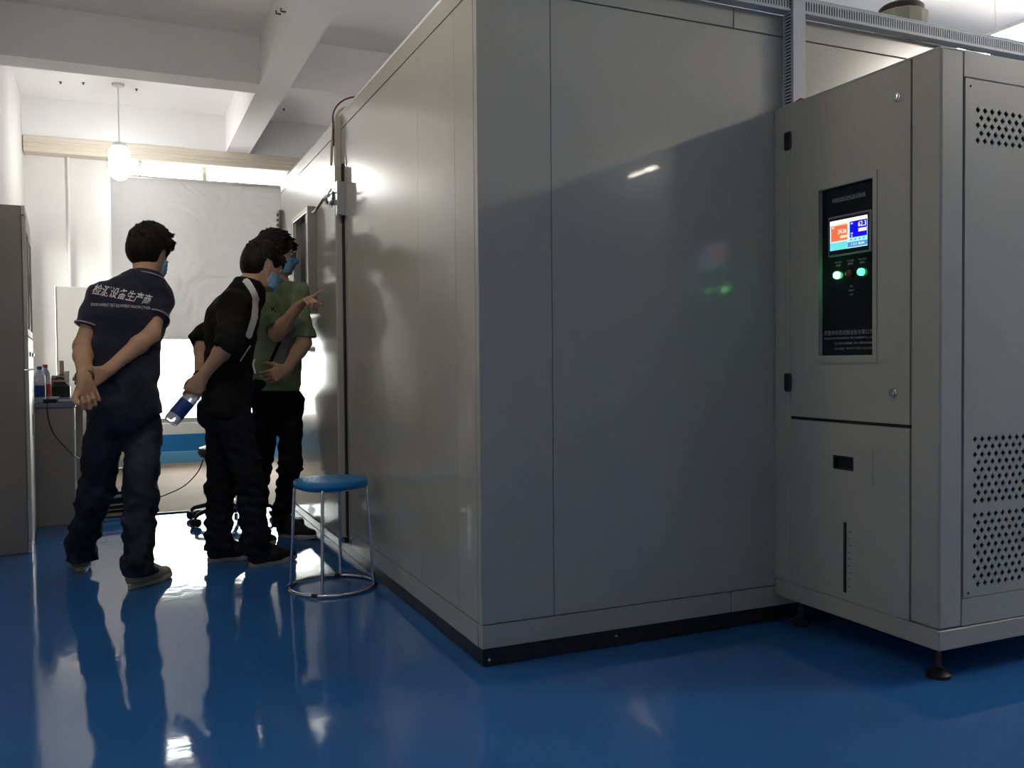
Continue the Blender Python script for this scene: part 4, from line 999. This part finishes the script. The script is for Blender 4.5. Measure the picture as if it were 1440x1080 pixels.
def shoe_mesh(kind):
    """toe towards +x, sole on z=0; returns (upper, sole)"""
    F = Field((-.06, -.07, -.01), (.27, .07, .16), .004); I3 = np.eye(3)
    F.cone((.0, 0, .045), (.10, 0, .045), .040, .042, .03, ((0, 0, 1), .9))
    F.cone((.10, 0, .040), (.185, .004, .030), .043, .036, .04, ((0, 0, 1), .75))
    F.cone((.0, 0, .05), (.02, 0, .095), .037, .035, .03)
    F.cone((.02, 0, .09), (.08, 0, .075), .030, .024, .03)
    F.cutplane((0, 0, .018), (0, 0, -1))
    V, Q = F.mesh()
    pts = []
    for t in np.linspace(0, 2 * PI, 33)[:-1]:
        x = math.cos(t); y = math.sin(t); X_ = .091 + .137 * x; wd = .046 if x > 0 else .038
        pts.append((X_, y * (abs(y) ** -.15 if abs(y) > .01 else 1) * (wd * (1 - .10 * (1 - x)) + (.004 if 0 < x < .9 else 0))))
    mb = MB(); n = len(pts); vs = []
    for z, k in ((.0005, .97), (.004, 1.0), (.022, 1.0), (.027, .95)): vs += [(.091 + (x - .091) * k, y * k, z + (.006 * max(0, (x - .17) / .06) if z < .01 else 0)) for x, y in pts]
    fs = [(j * n + i, j * n + (i + 1) % n, (j + 1) * n + (i + 1) % n, (j + 1) * n + i) for j in range(3) for i in range(n)] + [tuple(range(n - 1, -1, -1)), tuple(3 * n + i for i in range(n))]
    mb.add(vs, fs)
    return V, Q, mb

def place_shoe(parent, heel, toe, upper, sole, SM, lace=None, lift=0.0):
    heel = np.array(heel, float); toe = np.array(toe, float); dx = toe[:2] - heel[:2]; a = math.atan2(dx[1], dx[0])
    V, Q, mb = SM
    o = mesh_obj('shoe', V, Q, upper, parent); o.rotation_euler = (0, 0, a); o.location = (heel[0] + .046 * math.cos(a), heel[1] + .046 * math.sin(a), lift)
    sl = MB(); sl.v = list(mb.v); sl.f = list(mb.f); sl.mi = list(mb.mi); sl.build('sole', sole, o, smooth=True)
    if lace:
        for k in range(4): MB().tube([(.075 + k * .022, -.022, .082 - k * .010), (.078 + k * .022, 0, .094 - k * .011), (.075 + k * .022, .022, .082 - k * .010)], .003, 6, smooth_sub=3).build('lace', lace, o, smooth=True)
    return o

def conform(name, me, origin, ux, uy, target_V, target_Q, m, parent, off=.002, shear=0.0):
    """lay a flat mesh (text) on a garment by casting it along the reverse of ux x uy"""
    bv = BVHTree.FromPolygons([tuple(v) for v in target_V], [tuple(int(i) for i in q) for q in target_Q])
    ux = Vector(ux).normalized(); uy = Vector(uy); uy = (uy - ux * uy.dot(ux)).normalized(); n = ux.cross(uy); O = Vector(origin)
    ok = True
    for v in me.vertices:
        p = O + ux * (v.co.x + shear * v.co.y) + uy * v.co.y + n * .5
        h = bv.ray_cast(p, -n, 2.0)
        v.co = (h[0] + n * off) if h[0] is not None else O + ux * v.co.x + uy * v.co.y
    me.materials.clear(); me.materials.append(m); me.update()
    return link(name, me, parent)
SHOE = shoe_mesh('s')

def leg_body(F, hip, kn, an):
    F.cone(hip, kn, .070, .045, .03); F.cone(kn, an, .044, .030, .02)

def trousers(parent, J, m, k_extra, seed, hem_z, mats=None, matfn=None, knee=.066, thigh=.092, ankle=.062, waist=.135, lean=None, name='trousers'):
    pts = np.array([J['pelvis'], J['Lkn'], J['Rkn'], J['Lan'], J['Ran'], J['Lhip'], J['Rhip'], J['waist']])
    F = Field(pts.min(0) - [.2, .2, .08], pts.max(0) + [.2, .2, .1], .006)
    lat = nv(np.array(J['Rhip']) - np.array(J['Lhip'])); fw = np.cross([0, 0, 1], lat)
    F.cone(J['pelvis'], J['waist'], waist * .98, waist * .92, .04, (fw, .78))
    for s in 'LR':
        h, k_, a = map(np.array, (J[s + 'hip'], J[s + 'kn'], J[s + 'an']))
        F.cone(h + [0, 0, -.02], k_, thigh, knee, .022)
        F.cone(k_, a + [0, 0, .02], knee, ankle, .03)
        F.cone(a + [0, 0, .02], [a[0], a[1], hem_z], ankle, ankle * 1.06, .02)
    glut = np.array(J['pelvis']) - fw * .055 * (1 if k_extra is None else k_extra)
    F.ell(glut + [0, 0, -.03], (.13, .085, .10), [lat, fw, [0, 0, 1]], .04)
    F.folds(.0055, 40, seed); F.folds(.0065, 80, seed + 5, zhi=.45); F.folds(.0025, 110, seed + 9)
    F.cutplane((0, 0, hem_z), (0, 0, -1))
    up = nv(np.array(J['waist']) - np.array(J['pelvis'])); F.cutplane(np.array(J['waist']) + up * .02, up)
    return field_obj(name, F, mats or m, parent, matfn)

def person_body(J, hd, hands, parent, res=.005):
    names = ['pelvis', 'chest', 'neck', 'Lsh', 'Lel', 'Lwr', 'Rsh', 'Rel', 'Rwr', 'Lan', 'Ran', 'Lkn', 'Rkn']
    pts = np.array([J[n] for n in names] + [hd[0]]); F = Field(pts.min(0) - .19, pts.max(0) + .19, res)
    c, f, u, r = hd; lat = nv(np.array(J['Rsh']) - np.array(J['Lsh']))
    up = nv(np.array(J['neck']) - np.array(J['pelvis'])); fw = nv(np.cross(up, lat))
    ch_ = np.array(J['chest']); pv = np.array(J['pelvis']); nk = np.array(J['neck'])
    F.cone(pv, ch_, .098, .122, .04, (fw, .72)); F.cone(ch_, nk - up * .07, .122, .085, .04, (fw, .72))
    for s in 'LR':
        sh, el, wr = map(np.array, (J[s + 'sh'], J[s + 'el'], J[s + 'wr']))
        F.cone(nk - up * .03, sh, .045, .050, .04); F.cone(sh, el, .050, .038, .03); F.cone(el, el + (wr - el) * .3, .039, .040, .02); F.cone(el + (wr - el) * .3, wr, .040, .025, .02)
        leg_body(F, J[s + 'hip'], J[s + 'kn'], J[s + 'an'])
    F.cone(nk - up * .02, c + u * -.055 - f * .022, .058, .054, .03)
    head_prims(F, c, f, u, r)
    for hh in hands: hand(F, **hh)
    F.cutplane((0, 0, .03), (0, 0, -1))
    return field_obj('body', F, M['skin'], parent)

def shirt(name, J, parent, mats, seed, hem, sleeve=.55, width=.155, depth=.72, matfn=None, sl_r=.066, collar=.066, belly=0.0, fold=.0045, up=None):
    pts = np.array([J[n] for n in ('pelvis', 'chest', 'neck', 'Lsh', 'Rsh', 'Lel', 'Rel', 'hem')]); F = Field(pts.min(0) - .24, pts.max(0) + .20, .0055)
    lat = nv(np.array(J['Rsh']) - np.array(J['Lsh'])); nk = np.array(J['neck']); ch_ = np.array(J['chest']); pv = np.array(J['pelvis']); hm = np.array(J['hem'])
    up = nv(nk - pv); fw = nv(np.cross(up, lat))
    F.cone(pv, ch_, width * .93, width, .05, (fw, depth)); F.cone(ch_, nk - up * .085, width, width * .74, .05, (fw, depth))
    F.cone(pv, hm, width * .93, width * .97, .05, (fw, depth))
    for s in 'LR':
        sh, el = np.array(J[s + 'sh']), np.array(J[s + 'el']); dd = nv(el - sh); L = np.linalg.norm(el - sh)
        F.cone(nk - up * .035, sh, .060, .062, .045)
        end = sh + (el - sh) * sleeve
        F.cone(sh, sh + (el - sh) * (sleeve + .3), .063, sl_r, .03, cuts=[(end, dd)])
        if sleeve > 1: 
            wr = np.array(J[s + 'wr']); d2 = nv(wr - el); e2 = el + (wr - el) * (sleeve - 1); F.cone(el, el + (wr - el) * (sleeve - .8), sl_r, sl_r * .95, .02, cuts=[(e2, d2)])
    F.cone(nk - up * .06, nk + up * .004, .082, collar, .02)
    F.folds(fold, 30, seed); F.folds(fold * .7, 65, seed + 3)
    F.cutplane(hm, pv * 0 + (hm - pv) / np.linalg.norm(hm - pv))
    F.cutplane(nk + up * .012, up)
    return field_obj(name, F, mats, parent, matfn), up, lat, fw

def frame(f, roll_up=(0, 0, 1), tilt=0.0):
    """head frame from a gaze direction; tilt is the sideways lean in radians"""
    f = nv(f); r = nv(np.cross(f, roll_up)); u = np.cross(r, f)
    c_, s_ = math.cos(tilt), math.sin(tilt); return f, u * c_ + r * s_, r * c_ - u * s_

# ---- left man: navy polo shirt, jeans, seen from behind
p1 = thing('person', 'man in navy polo and jeans, back to camera, hands clasped behind him', 'person')
J = dict(pelvis=at(174, 568, 4.46), chest=at(180, 450, 4.53), neck=at(207, 389, 4.60), Lsh=at(143, 420, 4.52), Rsh=at(222, 420, 4.60), Lel=at(116, 487, 4.47), Lwr=at(119, 534, 4.24),
         Rel=at(213, 470, 4.44), Rwr=at(150, 522, 4.34), Lhip=at(149, 590, 4.44), Rhip=at(202, 588, 4.48), Lkn=at(136, 690, 4.56), Lan=at(114, 776, 4.74), Rkn=at(198, 695, 4.42), Ran=at(193, 800, 4.30), waist=at(176, 540, 4.47), hem=at(180, 592, 4.46))
J = {k: np.array(v) for k, v in J.items()}
hf, hu, hr = frame((.62, .78, -.16), tilt=.18)
hc = at(211, 354, 4.68)
p1b, V1_, Q1_ = person_body(J, (hc, hf, hu, hr), [dict(Wp=J['Lwr'], dr=(.22, -.03, -1), pn=(.1, -.9, 0), side=(-1, -.2, 0), curl=(60, 85, 45), thumb=(.6, .4, .5), scale=1.1),
                                      dict(Wp=J['Rwr'], dr=nv(at(118, 540, 4.31) - J['Rwr']), pn=(-.3, -.9, 0), side=(0, -.1, 1), curl=(18, 40, 30), thumb=(.7, .3, .6))], p1)
make_hair(hc, hf, hu, hr, p1, .010, 3)
make_mask(hc, hf, hu, hr, p1); make_eyes(hc, hf, hu, hr, p1)
(so, SV, SQ), up, lat, fw = shirt('polo_shirt', J, p1, M['navy'], 11, None, sleeve=.62, width=.160, sl_r=.070)
c0 = at(172, 414, 4.4); 
me = text_mesh('检测设备生产商', .056, res=2, bold=.0007); wd_ = max(v.co.x for v in me.vertices) * 2
for v in me.vertices: v.co.x *= .245 / wd_
tu = nv(at(211, 421, 4.5) - at(131, 405, 4.5))
conform('lettering', me, c0, tu, (0, 0, 1), SV, SQ, M['print_white'], so, shear=.25)
me = text_mesh('ENVIRONMENT TEST EQUIPMENT MANUFACTURER', .020, res=1); wd_ = max(v.co.x for v in me.vertices) * 2
for v in me.vertices: v.co.x *= .25 / wd_
conform('lettering', me, at(170, 430, 4.4), nv(at(208, 430, 4.5) - at(128, 425, 4.5)), (0, 0, 1), SV, SQ, M['print_white'], so)
# collar and sleeve trims
def ringpts(c, n, r_, k=28, flat=None):
    n = nv(n); a = nv(np.cross(n, [.3, .2, 1.0])); b = np.cross(n, a); return [c + r_ * (math.cos(2 * PI * i / k) * a + math.sin(2 * PI * i / k) * b) for i in range(k)]
MB().tube([Vector(p) for p in ringpts(J['neck'] + up * .010, up, .064)], .009, 10, closed=True).build('collar', M['navy'], so, smooth=True)
MB().tube([Vector(p) for p in ringpts(J['neck'] - up * .006, up, .082)], .004, 8, closed=True).build('collar_trim', M['trim_pink'], so, smooth=True)
for s in 'LR':
    e_ = J[s + 'sh'] + (J[s + 'el'] - J[s + 'sh']) * .60
    MB().tube([Vector(p) for p in ringpts(e_, J[s + 'el'] - J[s + 'sh'], .068)], .0035, 8, closed=True).build('sleeve_trim', M['trim_pink'], so, smooth=True)
trousers(p1, J, M['denim'], None, 21, .055, name='jeans', thigh=.088, knee=.074, ankle=.068, waist=.148)
place_shoe(p1, at(112, 805, 4.74) * [1, 1, 0], at(116, 780, 5.1) * [1, 1, 0], M['tan_shoe'], M['sole_tan'], SHOE, M['paper'])
h_ = at(181, 826, 4.27); place_shoe(p1, h_ * [1, 1, 0], h_ * [1, 1, 0] + [.17, .19, 0], M['tan_shoe'], M['sole_tan'], SHOE, M['red_shoe'])
bc = J['Lwr'] + nv(J['Lel'] - J['Lwr']) * .022
MB().tube([Vector(p) for p in ringpts(bc, J['Lel'] - J['Lwr'], .034)], .0065, 8, closed=True).build('gold_bracelet', M['gold'], p1, smooth=True)
keep_world(p1, tuple(J['pelvis'] * [1, 1, 0]))

# ---- middle man: black jacket with white stripe, leaning in, bottle behind his back
p2 = thing('person', 'masked man in black top with white stripe, leaning forward, bottle behind his back', 'person')
J = dict(pelvis=at(318, 572, 4.70), chest=at(325, 455, 4.74), neck=at(349, 398, 4.76), Rsh=at(326, 428, 4.58), Lsh=at(338, 424, 4.92), Rel=at(322, 482, 4.46), Rwr=at(286, 528, 4.54),
         Lel=at(286, 478, 4.86), Lwr=at(281, 532, 4.66), Rhip=at(330, 592, 4.63), Lhip=at(315, 592, 4.79), Rkn=at(353, 682, 4.57), Ran=at(360, 770, 4.50), Lkn=at(310, 685, 4.76), Lan=at(308, 768, 4.69), waist=at(318, 545, 4.71), hem=at(317, 585, 4.70))
J = {k: np.array(v) for k, v in J.items()}
hf, hu, hr = frame((.93, .26, -.38), tilt=-.05)
hc = at(370, 375, 4.78)
pb, V2_, Q2_ = person_body(J, (hc, hf, hu, hr), [dict(Wp=J['Rwr'], dr=nv(at(270, 553, 4.55) - J['Rwr']), pn=(-.25, .8, -.5), side=(-.3, 0, .8), curl=(30, 50, 35), thumb=(.7, .3, .6)),
                                      dict(Wp=J['Lwr'], dr=nv(at(266, 556, 4.60) - J['Lwr']), pn=(-.3, -.8, 0), side=(.9, 0, .3), curl=(35, 50, 30), thumb=(.7, .5, .4))], p2)
make_hair(hc, hf, hu, hr, p2, .004, 8); make_mask(hc, hf, hu, hr, p2, .004); make_eyes(hc, hf, hu, hr, p2)
sa = [at(347, 397, 4.66), at(361, 420, 4.62), at(360, 445, 4.6), at(352, 470, 4.58)]
def stripe(Pc):
    m_ = np.zeros(len(Pc), int)
    for a_, b_ in zip(sa[:-1], sa[1:]):
        ba = b_ - a_; t = np.clip(((Pc - a_) @ ba) / (ba @ ba), 0, 1); dd = Pc - a_ - t[:, None] * ba; m_ |= (np.sqrt(dd[:, 0] ** 2 + dd[:, 2] ** 2) < .020) & (Pc[:, 1] < 4.74)
    return m_.astype(int)
(so2, SV, SQ), up, lat, fw = shirt('black_top', J, p2, [M['black_cloth'], M['white_cloth']], 31, None, sleeve=1.12, width=.165, depth=.74, matfn=stripe, sl_r=.066, collar=.062)
for pts_ in ([at(352, 486, 4.4), at(346, 495, 4.4), at(338, 508, 4.4)], [at(358, 505, 4.4), at(356, 513, 4.4), at(359, 525, 4.4)]):
    bv = BVHTree.FromPolygons([tuple(v) for v in SV], [tuple(int(i) for i in q) for q in SQ]); q_ = []
    for p in pts_:
        dr_ = Vector(p - CAM).normalized(); h = bv.ray_cast(Vector(CAM), dr_, 10)
        q_.append((h[0] - dr_ * .002) if h[0] is not None else Vector(p) + dr_ * .15)
    MB().tube(q_, .004, 6, smooth_sub=3).build('drawstring', M['white_cloth'], so2, smooth=True)
MB().tube([Vector(p) for p in ringpts(J['neck'] + up * .008, up, .060)], .007, 10, closed=True).build('collar', M['black_cloth'], so2, smooth=True)
trousers(p2, J, M['black_trouser'], None, 41, .06, thigh=.092, knee=.070, ankle=.064, waist=.145)
place_shoe(p2, at(350, 793, 4.47) * [1, 1, 0], at(427, 790, 4.6) * [1, 1, 0], M['shoe_black'], M['sole_white'], SHOE, M['shoe_black'])
h_ = at(291, 786, 4.69); place_shoe(p2, h_ * [1, 1, 0], h_ * [1, 1, 0] + [.2, .03, 0], M['shoe_black'], M['sole_white'], SHOE, M['shoe_black'])
bc = J['Lwr'] + nv(J['Lel'] - J['Lwr']) * .02
MB().tube([Vector(p) for p in ringpts(bc, J['Lel'] - J['Lwr'], .031)], .005, 8, closed=True).build('wrist_band', M['black_plastic'], p2, smooth=True)
keep_world(p2, tuple(J['pelvis'] * [1, 1, 0]))
ba_, bb_ = at(239, 594, 4.56), at(286, 538, 4.60)
bottle('water_bottle', 'blue-labelled water bottle held behind the middle man\'s back', tuple(ba_), tuple(bb_ - ba_), M['water'], M['cap_blue'], M['label_blue'], 1.16)

# ---- third man: green T-shirt, glasses, pointing at the door window
p3 = thing('person', 'masked man in green T-shirt and glasses pointing at the door window', 'person')
J = dict(pelvis=at(386, 545, 5.20), chest=at(395, 452, 5.15), neck=at(392, 397, 5.14), Rsh=at(373, 414, 5.14), Lsh=at(416, 410, 4.99), Rel=at(389, 470, 4.94), Rwr=at(420, 430, 4.78),
         Lel=at(428, 482, 4.96), Lwr=at(403, 519, 4.95), Rhip=at(376, 560, 5.19), Lhip=at(407, 560, 5.26), Rkn=at(366, 655, 5.16), Ran=at(352, 738, 5.22), Lkn=at(408, 652, 5.22), Lan=at(396, 738, 5.20), waist=at(387, 525, 5.20), hem=at(386, 549, 5.20))
J = {k: np.array(v) for k, v in J.items()}
hf, hu, hr = frame((.93, -.10, -.12), tilt=.0)
hc = at(389, 357, 5.12)
tip = at(453, 405, 4.62)
pb, V3_, Q3_ = person_body(J, (hc, hf, hu, hr), [dict(Wp=J['Rwr'], dr=nv(tip - J['Rwr']), pn=(.1, .3, -1), side=(.1, 1, .1), curl=(55, 70, 40), index=(0, 4, 3), thumb=(.7, .5, .4)),
                                      dict(Wp=J['Lwr'], dr=nv(at(386, 527, 4.93) - J['Lwr']), pn=(-.3, .9, 0), side=(0, -.1, 1), curl=(35, 40, 30))], p3)
make_hair(hc, hf, hu, hr, p3, .007, 15); make_mask(hc, hf, hu, hr, p3); make_eyes(hc, hf, hu, hr, p3)
ga, gb, gc = at(413, 447, 5.0), at(405, 480, 5.0), at(393, 505, 5.0)
(so3, SV, SQ), up, lat, fw = shirt('green_shirt', J, p3, M['green'], 51, None, sleeve=.9, width=.158, depth=.78, sl_r=.060, collar=.062, fold=.006)
def flat_poly(pts):
    me_ = bpy.data.meshes.new('p'); 
    n_ = 14; a0, a1, a2, a3 = [Vector(p) for p in pts]; vs_ = []; 
    for j in range(n_ + 1):
        for i in range(n_ + 1):
            s_, t_ = i / n_, j / n_; vs_.append(tuple((a0 * (1 - s_) + a1 * s_) * (1 - t_) + (a3 * (1 - s_) + a2 * s_) * t_))
    me_.from_pydata(vs_, [], [(j * (n_ + 1) + i, j * (n_ + 1) + i + 1, (j + 1) * (n_ + 1) + i + 1, (j + 1) * (n_ + 1) + i) for j in range(n_) for i in range(n_)]); return me_
O3 = at(400, 470, 5.0); sX = nv((at(430, 470, 5.0) - at(400, 470, 5.0)) * [1, 1, 0]); k3 = np.linalg.norm(at(430, 470, 5.0) - at(400, 470, 5.0)) / 30
def lp(x, y): return ((x - 400) * k3, -(y - 470) * k3, 0)
conform('grey_panel', flat_poly([lp(384, 512), lp(400, 508), lp(417, 452), lp(409, 450)]), O3, sX, (0, 0, 1), SV, SQ, M['grey_cloth'], so3, .003)
conform('shoulder_strap', flat_poly([lp(379, 512), lp(384, 512), lp(409, 450), lp(405, 450)]), O3, sX, (0, 0, 1), SV, SQ, M['black_cloth'], so3, .004)
for s_, x_, y_, mm in (('O', 412, 440, 'yellow_print'), ('S', 379, 436, 'yellow_print'), ('x', 384, 434, 'black_cloth'), ('G', 387, 440, 'yellow_print')):
    conform('shirt_print', text_mesh(s_, .055), Vector(O3) + Vector(sX) * (x_ - 400) * k3 + Vector((0, 0, -(y_ - 470) * k3)), sX, (0, 0, 1), SV, SQ, M[mm], so3, .004)
trousers(p3, J, M['black_trouser'], None, 61, .06, thigh=.086, knee=.062, ankle=.052, waist=.135)
h_ = at(391, 748, 5.24); place_shoe(p3, h_ * [1, 1, 0], h_ * [1, 1, 0] + [.2, -.24, 0], M['shoe_black'], M['sole_white'], SHOE, M['paper'])
h_ = at(345, 750, 5.2); place_shoe(p3, h_ * [1, 1, 0], h_ * [1, 1, 0] + [.1, -.2, 0], M['shoe_black'], M['sole_white'], SHOE, M['paper'])
def G3(x, y, z): return Vector(hc + hr * x + hf * y + hu * z)
gl = MB()
for q in (-1, 1):
    gl.tube([G3(q * .034 + .024 * math.cos(t) * (1.0), .100, .004 + .017 * math.sin(t)) for t in np.linspace(0, 2 * PI, 17)[:-1]], .0022, 6, closed=True)
    gl.tube([G3(q * .058, .099, .010), G3(q * .075, .07, .012), G3(q * .082, -.005, .010), G3(q * .082, -.02, -.004)], .002, 6)
gl.tube([G3(-.010, .101, .008), G3(0, .104, .011), G3(.010, .101, .008)], .0022, 6)
gs = gl.build('glasses', M['black_plastic'], p3, smooth=True)
for q in (-1, 1): MB().add([tuple(G3(q * .034 + .023 * math.cos(t), .100, .004 + .016 * math.sin(t))) for t in np.linspace(0, 2 * PI, 17)[:-1]], [tuple(range(16))]).build('lens', M['glass'], gs)
keep_world(p3, tuple(J['pelvis'] * [1, 1, 0]))
